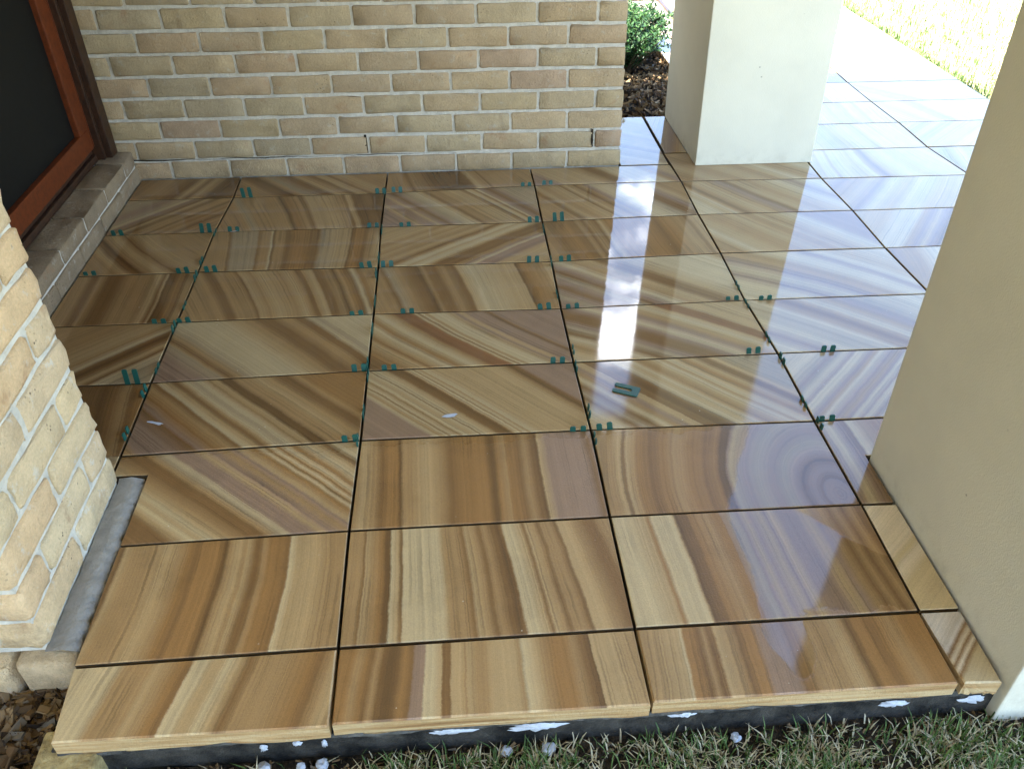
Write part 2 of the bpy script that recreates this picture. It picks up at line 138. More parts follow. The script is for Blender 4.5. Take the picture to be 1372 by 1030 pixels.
 'E6': {"c":[0.9051,1.6915],"p":[[-0.2972,-0.1471],[0.2961,-0.1518],[0.2997,0.1453],[-0.2988,0.1534]],"k":[0.2996,0.7858,0.6184,-0.0288,0.0842,0.0926],"s":[[0.0,"T"],[0.0448,"T"],[0.0806,"L"],[0.1074,"C"],[0.1209,"C"],[0.1656,"T"],[0.1835,"T"],[0.2014,"T"],[0.2462,"C"],[0.282,"T"],[0.3133,"T"],[0.3223,"C"],[0.3447,"T"],[0.3805,"C"],[0.4252,"L"],[0.47,"M"]]},
 'A6': {"c":[-1.4126,1.6856],"p":[[-0.1962,-0.1447],[0.1985,-0.1447],[0.1941,0.1447],[-0.1962,0.1447]],"k":[0.1696,0.753,0.6581,-0.2102,0.3822,-0.0508],"s":[[0.0,"T"],[0.0272,"T"],[0.0427,"C"],[0.066,"D"],[0.0816,"B"],[0.0971,"T"],[0.1282,"C"],[0.1515,"T"],[0.1593,"D"],[0.1709,"T"],[0.202,"C"],[0.2797,"T"]]},
 'E7': {"c":[0.9046,1.996],"p":[[-0.2982,-0.1447],[0.3001,-0.1528],[0.2903,0.1425],[-0.2921,0.1549]],"k":[0.2442,0.8083,0.5887,-0.0063,0.3676,0.1044],"s":[[0.0,"L"],[0.0249,"C"],[0.0447,"L"],[0.0597,"T"],[0.0746,"D"],[0.0994,"T"],[0.1243,"C"],[0.1392,"C"],[0.1641,"T"],[0.2039,"M"],[0.2287,"D"],[0.2536,"C"],[0.3083,"T"],[0.358,"C"],[0.4077,"L"],[0.4574,"M"],[0.5071,"L"]]},
 'A7': {"c":[-1.4104,1.9813],"p":[[-0.1984,-0.1446],[0.192,-0.1446],[0.205,0.1445],[-0.1984,0.1445]],"k":[0.1714,0.7131,-0.7011,-0.0454,-0.0111,0.0032],"s":[[0.0,"G"],[0.0457,"M"],[0.0822,"G"],[0.1004,"L"],[0.1141,"M"],[0.1415,"D"],[0.1552,"C"],[0.1781,"D"],[0.1918,"T"],[0.2191,"T"],[0.2328,"D"],[0.2465,"T"],[0.2648,"O"],[0.2785,"T"],[0.3059,"D"],[0.3242,"T"]]},
 'E8': {"c":[0.9041,2.299],"p":[[-0.2916,-0.1417],[0.2908,-0.1541],[0.2991,0.1478],[-0.2982,0.1478]],"k":[0.2543,0.7166,0.6975,0.0013,0.0052,-0.0058],"s":[[0.0,"T"],[0.0457,"C"],[0.1143,"T"],[0.1738,"C"],[0.2241,"T"],[0.2378,"T"],[0.2561,"C"],[0.2927,"L"],[0.3293,"T"],[0.3659,"T"],[0.3933,"C"],[0.4116,"L"]]},
 'A8': {"c":[-1.4082,2.228],"p":[[-0.2006,-0.0958],[0.2029,-0.0958],[0.1983,0.0958],[-0.2006,0.0958]],"k":[0.2052,0.9495,-0.3136,-0.0822,0.0653,0.1969],"s":[[0.0,"D"],[0.1108,"T"],[0.2031,"D"],[0.2338,"C"],[0.2584,"D"],[0.2831,"C"],[0.3015,"T"],[0.3261,"B"],[0.3692,"B"],[0.3938,"D"]]},
 'A2': {"c":[-1.4061,0.5695],"p":[[-0.2027,-0.0363],[0.2027,-0.0363],[0.2027,0.0383],[-0.2027,0.0343]],"k":[0.4,0.486,0.874,0.0113,0.381,-0.2515],"s":[[0.0,"T"],[0.0301,"M"],[0.0504,"G"],[0.0886,"G"],[0.1235,"C"],[0.1733,"D"],[0.2031,"D"],[0.2597,"L"],[0.3009,"T"],[0.3582,"T"],[0.3766,"C"],[0.4122,"C"],[0.4703,"C"],[0.493,"C"],[0.5358,"G"],[0.5757,"L"],[0.6323,"C"],[0.6768,"C"],[0.6992,"T"],[0.7482,"L"],[0.7823,"C"],[0.8025,"L"],[0.8607,"G"],[0.891,"T"]]},
 'E2': {"c":[0.8309,0.4628],"p":[[-0.2259,-0.1561],[-0.1491,-0.1561],[-0.1491,0.0084],[0.3778,0.0084],[0.3725,0.1493],[-0.2259,0.1461]],"k":[0.2481,0.9993,0.0367,0.0022,0.0188,0.2258],"s":[[0.0,"G"],[0.0301,"M"],[0.0527,"L"],[0.0754,"M"],[0.1017,"D"],[0.113,"L"],[0.1432,"T"],[0.1808,"O"]]},
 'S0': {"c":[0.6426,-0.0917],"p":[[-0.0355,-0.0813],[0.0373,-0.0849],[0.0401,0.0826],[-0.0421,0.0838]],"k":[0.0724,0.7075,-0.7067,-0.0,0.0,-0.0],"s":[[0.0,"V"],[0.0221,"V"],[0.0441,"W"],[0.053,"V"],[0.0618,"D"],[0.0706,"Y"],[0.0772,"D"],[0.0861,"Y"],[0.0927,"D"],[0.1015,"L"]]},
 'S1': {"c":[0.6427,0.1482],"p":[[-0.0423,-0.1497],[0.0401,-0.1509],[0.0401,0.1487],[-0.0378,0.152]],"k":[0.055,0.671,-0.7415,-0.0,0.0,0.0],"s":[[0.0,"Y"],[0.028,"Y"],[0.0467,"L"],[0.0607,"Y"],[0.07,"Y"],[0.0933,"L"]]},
 'H9': {"c":[0.494,2.622],"p":[[-0.1028,-0.2848],[0.1028,-0.2848],[0.1028,0.2848],[-0.1028,0.2848]],"k":[0.4,0.5435,0.8394,0.0372,0.2562,-0.1344],"s":[[0.0,"C"],[0.0287,"D"],[0.0613,"C"],[0.1192,"G"],[0.1502,"C"],[0.2009,"L"],[0.2317,"G"],[0.2878,"L"],[0.3036,"M"],[0.3454,"L"],[0.3817,"L"],[0.4273,"C"],[0.4731,"L"],[0.5161,"C"],[0.552,"C"],[0.5945,"C"],[0.6361,"L"],[0.6589,"L"],[0.6893,"C"],[0.7067,"T"],[0.7421,"C"],[0.7828,"G"],[0.823,"L"],[0.8421,"T"],[0.8695,"M"]]},
 'E9': {"c":[0.658,2.683],"p":[[-0.0488,-0.2238],[0.0488,-0.2238],[0.0488,0.2238],[-0.0488,0.2238]],"k":[0.4,0.9586,-0.2848,0.2394,-0.2536,-0.1291],"s":[[0.0,"L"],[0.0319,"G"],[0.0829,"M"],[0.1252,"L"],[0.151,"C"],[0.2061,"C"],[0.2445,"G"],[0.2729,"M"],[0.3135,"C"],[0.3557,"C"],[0.3731,"G"],[0.4317,"M"],[0.4607,"T"],[0.5096,"L"],[0.5595,"L"],[0.6167,"L"],[0.6749,"L"],[0.7126,"M"],[0.772,"T"],[0.824,"C"],[0.8721,"C"]]},
 'F1': {"c":[1.5059,0.1516],"p":[[-0.2963,-0.1523],[0.2962,-0.1523],[0.2962,0.1523],[-0.2963,0.1523]],"k":[0.4,0.9364,-0.3509,-0.1206,0.2274,-0.2601],"s":[[0.0,"G"],[0.0453,"C"],[0.0883,"M"],[0.1305,"G"],[0.1624,"C"],[0.1922,"L"],[0.2272,"M"],[0.2812,"T"],[0.3309,"D"],[0.3746,"L"],[0.4166,"L"],[0.4611,"D"],[0.4966,"G"],[0.5095,"D"],[0.5296,"M"],[0.5559,"C"],[0.5743,"L"],[0.6224,"M"],[0.6403,"T"],[0.6647,"G"],[0.6831,"T"],[0.7378,"C"],[0.782,"M"],[0.828,"M"],[0.8507,"G"],[0.8869,"G"]]},
 'G1': {"c":[2.1077,0.1516],"p":[[-0.2992,-0.1523],[0.2991,-0.1523],[0.2991,0.1523],[-0.2992,0.1523]],"k":[0.4,0.9264,-0.3766,0.451,-0.3154,0.2223],"s":[[0.0,"L"],[0.0514,"L"],[0.0859,"L"],[0.1366,"L"],[0.1713,"M"],[0.2011,"G"],[0.2376,"G"],[0.2866,"D"],[0.3329,"C"],[0.3703,"G"],[0.4267,"L"],[0.451,"L"],[0.493,"L"],[0.5388,"C"],[0.5911,"L"],[0.6475,"C"],[0.6612,"L"],[0.7124,"L"],[0.7364,"D"],[0.7684,"T"],[0.8066,"C"],[0.8617,"L"],[0.8919,"C"]]},
 'F2': {"c":[1.5059,0.4612],"p":[[-0.2963,-0.1509],[0.2962,-0.1509],[0.2962,0.1509],[-0.2963,0.1509]],"k":[0.4,0.9249,-0.3803,-0.4967,-0.3217,-0.1568],"s":[[0.0,"C"],[0.0489,"M"],[0.1054,"C"],[0.1375,"L"],[0.1924,"G"],[0.2503,"T"],[0.3047,"C"],[0.357,"C"],[0.4053,"M"],[0.447,"M"],[0.4914,"L"],[0.5059,"C"],[0.5273,"G"],[0.5649,"T"],[0.6213,"M"],[0.6749,"C"],[0.7233,"G"],[0.7564,"T"],[0.8141,"L"],[0.8296,"C"],[0.8843,"C"]]},
 'G2': {"c":[2.1077,0.4612],"p":[[-0.2992,-0.1509],[0.2991,-0.1509],[0.2991,0.1509],[-0.2992,0.1509]],"k":[0.4,0.9779,-0.2089,-0.0287,-0.0501,-0.256],"s":[[0.0,"C"],[0.059,"C"],[0.1083,"G"],[0.1204,"T"],[0.1393,"C"],[0.1922,"C"],[0.2388,"L"],[0.2794,"T"],[0.3174,"C"],[0.3649,"L"],[0.3927,"M"],[0.4288,"L"],[0.4733,"G"],[0.4935,"G"],[0.5058,"G"],[0.547,"L"],[0.5669,"C"],[0.5996,"C"],[0.6365,"L"],[0.6604,"L"],[0.7117,"L"],[0.7557,"L"],[0.7991,"C"],[0.8352,"M"],[0.8621,"T"]]},
 'F3': {"c":[1.5059,0.7687],"p":[[-0.2963,-0.1502],[0.2962,-0.1502],[0.2962,0.1502],[-0.2963,0.1502]],"k":[0.4,0.927,-0.375,0.0994,0.1522,0.2355],"s":[[0.0,"L"],[0.0597,"C"],[0.1146,"L"],[0.1403,"C"],[0.1796,"G"],[0.2067,"L"],[0.2492,"L"],[0.305,"L"],[0.3172,"T"],[0.34,"G"],[0.3571,"C"],[0.3979,"C"],[0.4128,"C"],[0.431,"L"],[0.4865,"L"],[0.5019,"L"],[0.5554,"G"],[0.6031,"M"],[0.6285,"T"],[0.6758,"L"],[0.7229,"M"],[0.76,"T"],[0.7732,"C"],[0.8006,"C"],[0.857,"G"],[0.8719,"T"],[0.8934,"T"]]},
 'G3': {"c":[2.1077,0.7687],"p":[[-0.2992,-0.1502],[0.2991,-0.1502],[0.2991,0.1502],[-0.2992,0.1502]],"k":[0.4,0.697,-0.7171,-0.1139,-0.1268,0.1258],"s":[[0.0,"M"],[0.0142,"L"],[0.044,"D"],[0.0926,"T"],[0.151,"C"],[0.2015,"L"],[0.226,"G"],[0.2773,"T"],[0.2969,"C"],[0.3533,"C"],[0.3674,"L"],[0.4077,"G"],[0.4416,"L"],[0.4917,"C"],[0.5166,"C"],[0.5534,"G"],[0.5871,"T"],[0.6211,"T"],[0.6763,"L"],[0.7313,"G"],[0.7606,"L"],[0.7946,"T"],[0.8162,"L"],[0.8457,"G"],[0.8865,"T"]]},
 'F4': {"c":[1.5081,1.0718],"p":[[-0.2984,-0.1465],[0.294,-0.1465],[0.294,0.1481],[-0.2896,0.1448]],"k":[0.4,0.9101,-0.4144,-0.0635,-0.0015,-0.2358],"s":[[0.0,"D"],[0.0201,"M"],[0.0626,"M"],[0.1,"C"],[0.1284,"L"],[0.1706,"T"],[0.1985,"G"],[0.255,"C"],[0.2892,"L"],[0.3358,"L"],[0.3631,"G"],[0.3824,"G"],[0.4213,"L"],[0.4722,"T"],[0.5215,"C"],[0.5485,"L"],[0.5666,"C"],[0.5976,"L"],[0.6187,"C"],[0.633,"L"],[0.677,"L"],[0.7089,"G"],[0.7252,"C"],[0.7467,"M"],[0.7835,"L"],[0.8319,"G"],[0.8818,"L"]]},
 'G4': {"c":[2.1077,1.0726],"p":[[-0.2992,-0.1473],[0.2991,-0.1473],[0.2991,0.1473],[-0.2992,0.1473]],"k":[0.4,0.9105,-0.4135,-0.122,-0.3287,0.0176],"s":[[0.0,"L"],[0.0183,"T"],[0.0663,"T"],[0.0998,"M"],[0.153,"L"],[0.2004,"M"],[0.2415,"C"],[0.2906,"L"],[0.3459,"C"],[0.386,"T"],[0.4205,"L"],[0.4444,"L"],[0.4571,"G"],[0.5158,"T"],[0.5425,"C"],[0.5934,"C"],[0.6242,"M"],[0.6493,"L"],[0.6803,"G"],[0.7401,"L"],[0.7896,"L"],[0.8332,"L"],[0.8557,"M"],[0.873,"C"]]},
 'F5': {"c":[1.5076,1.3782],"p":[[-0.2892,-0.1552],[0.2945,-0.1519],[0.2945,0.1521],[-0.2999,0.155]],"k":[0.4,0.9788,-0.205,0.2649,-0.1726,0.2895],"s":[[0.0,"T"],[0.0195,"L"],[0.0704,"G"],[0.0842,"C"],[0.1057,"T"],[0.1179,"M"],[0.1557,"T"],[0.1909,"T"],[0.2429,"L"],[0.2712,"L"],[0.3052,"T"],[0.3367,"M"],[0.3493,"L"],[0.3678,"L"],[0.4088,"T"],[0.4381,"T"],[0.4674,"T"],[0.4813,"C"],[0.4961,"M"],[0.54,"G"],[0.5942,"C"],[0.6131,"C"],[0.6557,"T"],[0.7015,"L"],[0.7195,"T"],[0.7355,"C"],[0.7685,"M"],[0.7847,"M"],[0.8128,"T"],[0.8326,"T"],[0.8806,"T"]]},
 'G5': {"c":[2.1077,1.3783],"p":[[-0.2992,-0.152],[0.2991,-0.152],[0.2991,0.152],[-0.2992,0.152]],"k":[0.4,0.8912,-0.4536,0.0169,0.1363,-0.2278],"s":[[0.0,"T"],[0.0191,"C"],[0.0534,"L"],[0.0758,"T"],[0.1184,"C"],[0.1632,"C"],[0.1981,"C"],[0.2464,"L"],[0.2974,"L"],[0.325,"D"],[0.3478,"C"],[0.3679,"G"],[0.3884,"C"],[0.4169,"L"],[0.4555,"C"],[0.5127,"C"],[0.5592,"L"],[0.6114,"T"],[0.6378,"C"],[0.6504,"L"],[0.6964,"C"],[0.7515,"T"],[0.8085,"G"],[0.8263,"G"],[0.8717,"L"],[0.8905,"C"]]},
 'F6': {"c":[1.5058,1.6866],"p":[[-0.2982,-0.147],[0.2963,-0.1499],[0.2963,0.1467],[-0.2946,0.1501]],"k":[0.4,0.8091,-0.5877,0.0408,0.001,0.0787],"s":[[0.0,"C"],[0.0153,"D"],[0.0547,"L"],[0.0762,"G"],[0.1342,"C"],[0.1636,"C"],[0.1917,"C"],[0.2335,"L"],[0.2921,"L"],[0.3083,"T"],[0.3376,"M"],[0.3584,"C"],[0.3768,"M"],[0.4003,"D"],[0.4233,"T"],[0.4561,"D"],[0.4856,"T"],[0.5406,"L"],[0.5768,"G"],[0.6019,"L"],[0.6425,"M"],[0.6975,"C"],[0.7193,"L"],[0.7505,"L"],[0.7913,"T"],[0.8366,"L"],[0.8962,"M"]]},
 'G6': {"c":[2.1077,1.685],"p":[[-0.2992,-0.1483],[0.2991,-0.1483],[0.2991,0.1483],[-0.2992,0.1483]],"k":[0.4,0.9462,-0.3235,0.4565,-0.1129,0.1802],"s":[[0.0,"C"],[0.0318,"D"],[0.0513,"C"],[0.1023,"T"],[0.1339,"M"],[0.158,"C"],[0.1949,"L"],[0.2163,"G"],[0.2343,"D"],[0.2631,"D"],[0.3102,"C"],[0.3649,"L"],[0.4045,"M"],[0.4521,"C"],[0.4675,"D"],[0.5241,"C"],[0.5768,"L"],[0.603,"D"],[0.6209,"T"],[0.6688,"M"],[0.7261,"L"],[0.7734,"T"],[0.8104,"L"],[0.8637,"C"]]},
 'F7': {"c":[1.5109,1.988],"p":[[-0.2998,-0.1449],[0.2915,-0.1483],[0.3178,0.1427],[-0.3096,0.1504]],"k":[0.4,0.7902,-0.6128,-0.0439,0.3877,-0.1658],"s":[[0.0,"G"],[0.0159,"D"],[0.0589,"C"],[0.1097,"M"],[0.1683,"T"],[0.2181,"C"],[0.27,"M"],[0.3063,"L"],[0.3657,"C"],[0.4171,"L"],[0.4448,"L"],[0.4931,"C"],[0.5444,"C"],[0.5727,"C"],[0.5973,"T"],[0.6347,"G"],[0.6644,"L"],[0.7189,"D"],[0.758,"L"],[0.7949,"L"],[0.8243,"C"],[0.8394,"C"],[0.8767,"L"],[0.8941,"T"]]},
 'G7': {"c":[2.1144,1.9868],"p":[[-0.3056,-0.1471],[0.2924,-0.1471],[0.2924,0.1503],[-0.2793,0.1439]],"k":[0.4,0.9783,-0.2074,0.1238,-0.23,-0.1742],"s":[[0.0,"L"],[0.0166,"M"],[0.0304,"C"],[0.0523,"T"],[0.1023,"C"],[0.1482,"L"],[0.1651,"L"],[0.1897,"L"],[0.2379,"G"],[0.2867,"L"],[0.3188,"T"],[0.3393,"C"],[0.3849,"C"],[0.4156,"L"],[0.4657,"C"],[0.4981,"C"],[0.5194,"G"],[0.5467,"M"],[0.5899,"L"],[0.6024,"C"],[0.6505,"L"],[0.7011,"L"],[0.731,"L"],[0.7506,"T"],[0.7982,"L"],[0.8503,"C"],[0.8893,"C"]]},
 'F8': {"c":[1.5087,2.289],"p":[[-0.3074,-0.1442],[0.3199,-0.1519],[0.2864,0.148],[-0.2991,0.148]],"k":[0.3134,0.9966,0.0825,-0.1261,0.899,-0.2781],"s":[[0.0,"L"],[0.0389,"C"],[0.0556,"L"],[0.0779,"L"],[0.0946,"T"],[0.1113,"L"],[0.2058,"C"],[0.2392,"L"],[0.2503,"T"],[0.2781,"D"],[0.3004,"T"],[0.3115,"C"],[0.3727,"L"],[0.4284,"C"],[0.484,"L"]]},
 'G8': {"c":[2.1126,2.2887],"p":[[-0.2776,-0.1516],[0.2942,-0.1452],[0.2942,0.1483],[-0.311,0.1483]],"k":[0.4,0.9728,-0.2317,0.3737,-0.3098,-0.1192],"s":[[0.0,"L"],[0.0327,"C"],[0.0901,"T"],[0.1475,"G"],[0.1674,"M"],[0.2082,"L"],[0.2472,"T"],[0.2664,"G"],[0.3241,"D"],[0.3368,"C"],[0.3571,"L"],[0.398,"C"],[0.441,"M"],[0.4732,"M"],[0.5266,"D"],[0.5388,"C"],[0.5961,"G"],[0.6188,"G"],[0.6753,"M"],[0.693,"T"],[0.7051,"C"],[0.7449,"M"],[0.7714,"C"],[0.8022,"L"],[0.8322,"T"],[0.877,"L"],[0.8902,"G"]]},
 'F9': {"c":[1.504,2.5942],"p":[[-0.2944,-0.1508],[0.2909,-0.1508],[0.2977,0.1508],[-0.2944,0.1508]],"k":[0.2719,0.9987,0.0506,0.0235,0.279,-0.0909],"s":[[0.0,"L"],[0.094,"C"],[0.1477,"G"],[0.2216,"T"],[0.2417,"C"],[0.3089,"C"],[0.3425,"T"],[0.3559,"L"],[0.4969,"L"],[0.6312,"C"]]},
 'G9': {"c":[2.1057,2.5942],"p":[[-0.3044,-0.1508],[0.3011,-0.1508],[0.3011,0.1508],[-0.2976,0.1508]],"k":[0.4,0.6734,-0.7393,0.0887,-0.2128,0.1204],"s":[[0.0,"G"],[0.0292,"M"],[0.0432,"L"],[0.0734,"C"],[0.1066,"G"],[0.1309,"L"],[0.1844,"T"],[0.2269,"C"],[0.2668,"G"],[0.2893,"C"],[0.3149,"C"],[0.3433,"C"],[0.3722,"C"],[0.4134,"L"],[0.4418,"L"],[0.4731,"L"],[0.5132,"L"],[0.5727,"T"],[0.5957,"D"],[0.6481,"L"],[0.692,"G"],[0.7042,"L"],[0.7253,"T"],[0.7657,"L"],[0.7835,"L"],[0.8159,"L"],[0.8492,"G"],[0.8857,"C"]]},
 'F10': {"c":[1.5035,2.8949],"p":[[-0.2939,-0.1435],[0.2981,-0.1435],[0.2895,0.1436],[-0.2939,0.1436]],"k":[0.1529,0.999,-0.0447,-0.0143,0.0828,-0.0277],"s":[[0.0,"L"],[0.0926,"C"],[0.108,"L"],[0.1852,"T"],[0.2006,"C"],[0.2623,"T"],[0.2855,"L"],[0.3395,"T"],[0.3549,"L"],[0.4938,"C"],[0.571,"L"]]},
 'G10': {"c":[2.1053,2.8949],"p":[[-0.2973,-0.1435],[0.3015,-0.1435],[0.3015,0.1436],[-0.3059,0.1436]],"k":[0.4641,0.9566,0.2913,0.2956,-0.2874,-0.3331],"s":[[0.0,"L"],[0.1134,"C"],[0.1891,"L"],[0.2647,"C"],[0.3252,"L"],[0.3706,"T"],[0.4084,"T"],[0.4387,"L"]]},
 'F11': {"c":[1.5011,3.1937],"p":[[-0.2915,-0.1488],[0.2918,-0.1488],[0.291,0.1488],[-0.2915,0.1488]],"k":[0.022,0.9994,0.0355,-0.0235,0.0022,0.0764],"s":[[0.0,"L"],[0.0503,"C"],[0.1007,"T"],[0.1175,"L"],[0.1846,"L"],[0.2517,"L"],[0.3524,"C"]]},
 'G11': {"c":[2.1029,3.1937],"p":[[-0.3036,-0.1488],[0.3039,-0.1488],[0.3039,0.1488],[-0.3044,0.1488]],"k":[0.4377,0.7007,0.7135,-0.0571,-0.08,0.2625],"s":[[0.0,"L"],[0.0465,"T"],[0.093,"L"],[0.1336,"T"],[0.1743,"C"],[0.2033,"L"],[0.244,"T"],[0.3195,"T"],[0.3486,"L"],[0.4067,"C"]]},
 'F12': {"c":[1.5034,3.4987],"p":[[-0.2938,-0.1498],[0.2888,-0.1498],[0.2986,0.1498],[-0.2938,0.1498]],"k":[63127310721.9775,0.9284,0.3715,-0.006,-0.0212,0.0713],"s":[[0.0,"L"],[27054561738.0247,"T"],[63127310722.0577,"D"],[108218246952.0989,"T"],[135272808690.1236,"T"]]},
 'G12': {"c":[2.1051,3.4987],"p":[[-0.3065,-0.1498],[0.3017,-0.1498],[0.3017,0.1498],[-0.2967,0.1498]],"k":[0.3363,1.0,0.0083,-0.0092,0.0015,0.046],"s":[[0.0,"L"],[0.1972,"L"],[0.2778,"C"],[0.3181,"T"],[0.3316,"L"],[0.466,"L"],[0.5556,"C"],[0.69,"L"]]},
 'F13': {"c":[1.5059,3.8047],"p":[[-0.2963,-0.1498],[0.2962,-0.1498],[0.2962,0.1498],[-0.2963,0.1498]],"k":[0.4,0.8955,-0.4451,0.4288,-0.0323,0.187],"s":[[0.0,"M"],[0.0443,"T"],[0.086,"C"],[0.1041,"T"],[0.1215,"M"],[0.1456,"T"],[0.1862,"C"],[0.2321,"D"],[0.271,"C"],[0.3102,"L"],[0.3338,"M"],[0.3515,"L"],[0.4098,"D"],[0.4434,"L"],[0.4932,"D"],[0.5292,"M"],[0.5534,"M"],[0.5659,"G"],[0.6001,"C"],[0.644,"C"],[0.6743,"L"],[0.7142,"G"],[0.7665,"L"],[0.8109,"G"],[0.8319,"C"],[0.8672,"T"],[0.8847,"C"]]},
 'G13': {"c":[2.1077,3.8047],"p":[[-0.2992,-0.1498],[0.2991,-0.1498],[0.2991,0.1498],[-0.2992,0.1498]],"k":[0.4,0.9429,-0.3332,0.1579,0.2575,-0.0491],"s":[[0.0,"T"],[0.0194,"M"],[0.0775,"M"],[0.1248,"C"],[0.1813,"T"],[0.238,"L"],[0.2822,"C"],[0.3011,"C"],[0.3444,"L"],[0.3592,"M"],[0.3931,"C"],[0.4094,"L"],[0.439,"M"],[0.4649,"C"],[0.4937,"L"],[0.534,"L"],[0.5704,"L"],[0.5939,"L"],[0.6179,"T"],[0.6576,"T"],[0.7054,"D"],[0.7402,"C"],[0.7893,"L"],[0.8222,"C"],[0.8667,"L"],[0.8952,"G"]]},
 'F14': {"c":[1.5059,4.1107],"p":[[-0.2963,-0.1498],[0.2962,-0.1498],[0.2962,0.1498],[-0.2963,0.1498]],"k":[0.4,0.9377,-0.3473,0.266,-0.249,-0.2518],"s":[[0.0,"T"],[0.0156,"L"],[0.0686,"L"],[0.1041,"L"],[0.1303,"D"],[0.1645,"C"],[0.1909,"L"],[0.2373,"D"],[0.2586,"T"],[0.2975,"T"],[0.3363,"T"],[0.3748,"T"],[0.4015,"G"],[0.4591,"C"],[0.4836,"L"],[0.5316,"G"],[0.5455,"C"],[0.569,"C"],[0.5916,"L"],[0.6364,"L"],[0.6549,"C"],[0.6998,"M"],[0.7425,"C"],[0.7973,"D"],[0.8519,"G"],[0.8825,"C"]]},
 'G14': {"c":[2.1077,4.1107],"p":[[-0.2992,-0.1498],[0.2991,-0.1498],[0.2991,0.1498],[-0.2992,0.1498]],"k":[0.4,0.7592,-0.6509,-0.2143,-0.3645,0.0135],"s":[[0.0,"T"],[0.0497,"C"],[0.0705,"C"],[0.1069,"L"],[0.158,"L"],[0.1855,"G"],[0.2334,"G"],[0.2634,"M"],[0.289,"C"],[0.3258,"M"],[0.3437,"D"],[0.3596,"M"],[0.3831,"L"],[0.4387,"C"],[0.4916,"C"],[0.513,"L"],[0.5517,"G"],[0.583,"C"],[0.5967,"C"],[0.6271,"C"],[0.6683,"M"],[0.6911,"C"],[0.7287,"G"],[0.7677,"L"],[0.826,"L"],[0.8698,"G"],[0.8833,"T"]]},
 'F15': {"c":[1.5059,4.4167],"p":[[-0.2963,-0.1498],[0.2962,-0.1498],[0.2962,0.1498],[-0.2963,0.1498]],"k":[0.4,0.9073,-0.4205,0.0936,-0.2413,0.2887],"s":[[0.0,"L"],[0.0576,"M"],[0.113,"L"],[0.1685,"M"],[0.2178,"L"],[0.2406,"L"],[0.2917,"M"],[0.3089,"L"],[0.3363,"L"],[0.3701,"T"],[0.4207,"L"],[0.4518,"L"],[0.4814,"L"],[0.4969,"C"],[0.5162,"L"],[0.534,"T"],[0.5509,"L"],[0.6017,"C"],[0.6247,"D"],[0.6835,"C"],[0.7111,"M"],[0.765,"C"],[0.817,"G"],[0.8293,"D"],[0.845,"C"]]},
 'G15': {"c":[2.1077,4.4167],"p":[[-0.2992,-0.1498],[0.2991,-0.1498],[0.2991,0.1498],[-0.2992,0.1498]],"k":[0.4,0.9699,-0.2435,-0.29,-0.0818,0.1538],"s":[[0.0,"G"],[0.0505,"C"],[0.1088,"C"],[0.1415,"G"],[0.1671,"L"],[0.1932,"M"],[0.233,"L"],[0.2555,"G"],[0.3064,"C"],[0.3316,"T"],[0.3451,"C"],[0.3909,"M"],[0.416,"L"],[0.4479,"C"],[0.486,"L"],[0.5118,"C"],[0.5323,"C"],[0.5449,"C"],[0.5753,"G"],[0.6287,"L"],[0.6548,"L"],[0.6824,"C"],[0.6957,"L"],[0.7214,"G"],[0.7651,"C"],[0.784,"G"],[0.7967,"G"],[0.8511,"L"],[0.8648,"C"]]},
 'F16': {"c":[1.5059,4.7227],"p":[[-0.2963,-0.1498],[0.2962,-0.1498],[0.2962,0.1498],[-0.2963,0.1498]],"k":[0.4,0.8462,-0.5328,0.2311,0.2538,-0.2667],"s":[[0.0,"T"],[0.0183,"G"],[0.0694,"T"],[0.0996,"T"],[0.112,"T"],[0.1298,"C"],[0.1611,"M"],[0.1858,"C"],[0.2124,"C"],[0.228,"T"],[0.2497,"T"],[0.2998,"M"],[0.3193,"T"],[0.3566,"L"],[0.3751,"L"],[0.3999,"C"],[0.4351,"C"],[0.4626,"G"],[0.5091,"G"],[0.5512,"C"],[0.5901,"L"],[0.6258,"L"],[0.6848,"G"],[0.709,"C"],[0.755,"T"],[0.7957,"C"],[0.8515,"C"],[0.8644,"M"]]},
 'G16': {"c":[2.1077,4.7227],"p":[[-0.2992,-0.1498],[0.2991,-0.1498],[0.2991,0.1498],[-0.2992,0.1498]],"k":[0.4,0.6369,-0.771,-0.1139,0.0727,-0.1705],"s":[[0.0,"M"],[0.019,"C"],[0.0738,"M"],[0.0918,"L"],[0.1072,"C"],[0.166,"L"],[0.1944,"C"],[0.2285,"L"],[0.2713,"L"],[0.3184,"C"],[0.3617,"T"],[0.3914,"C"],[0.4413,"C"],[0.4779,"T"],[0.5002,"M"],[0.5161,"G"],[0.5593,"L"],[0.609,"M"],[0.6424,"T"],[0.6565,"C"],[0.715,"L"],[0.7457,"M"],[0.7709,"L"],[0.803,"G"],[0.8545,"G"],[0.8696,"L"]]},
 'F17': {"c":[1.5059,5.0287],"p":[[-0.2963,-0.1498],[0.2962,-0.1498],[0.2962,0.1498],[-0.2963,0.1498]],"k":[0.4,0.9741,-0.2263,-0.0353,-0.3943,0.0445],"s":[[0.0,"G"],[0.0297,"G"],[0.0422,"M"],[0.0579,"G"],[0.0927,"M"],[0.1064,"T"],[0.1234,"C"],[0.1604,"M"],[0.1923,"L"],[0.2358,"L"],[0.2529,"C"],[0.2883,"L"],[0.305,"M"],[0.3485,"C"],[0.4013,"L"],[0.4514,"L"],[0.506,"C"],[0.5353,"L"],[0.552,"C"],[0.5986,"T"],[0.6331,"L"],[0.6882,"L"],[0.7123,"T"],[0.7521,"C"],[0.7789,"G"],[0.8144,"L"],[0.8412,"G"],[0.858,"C"],[0.8703,"M"]]},
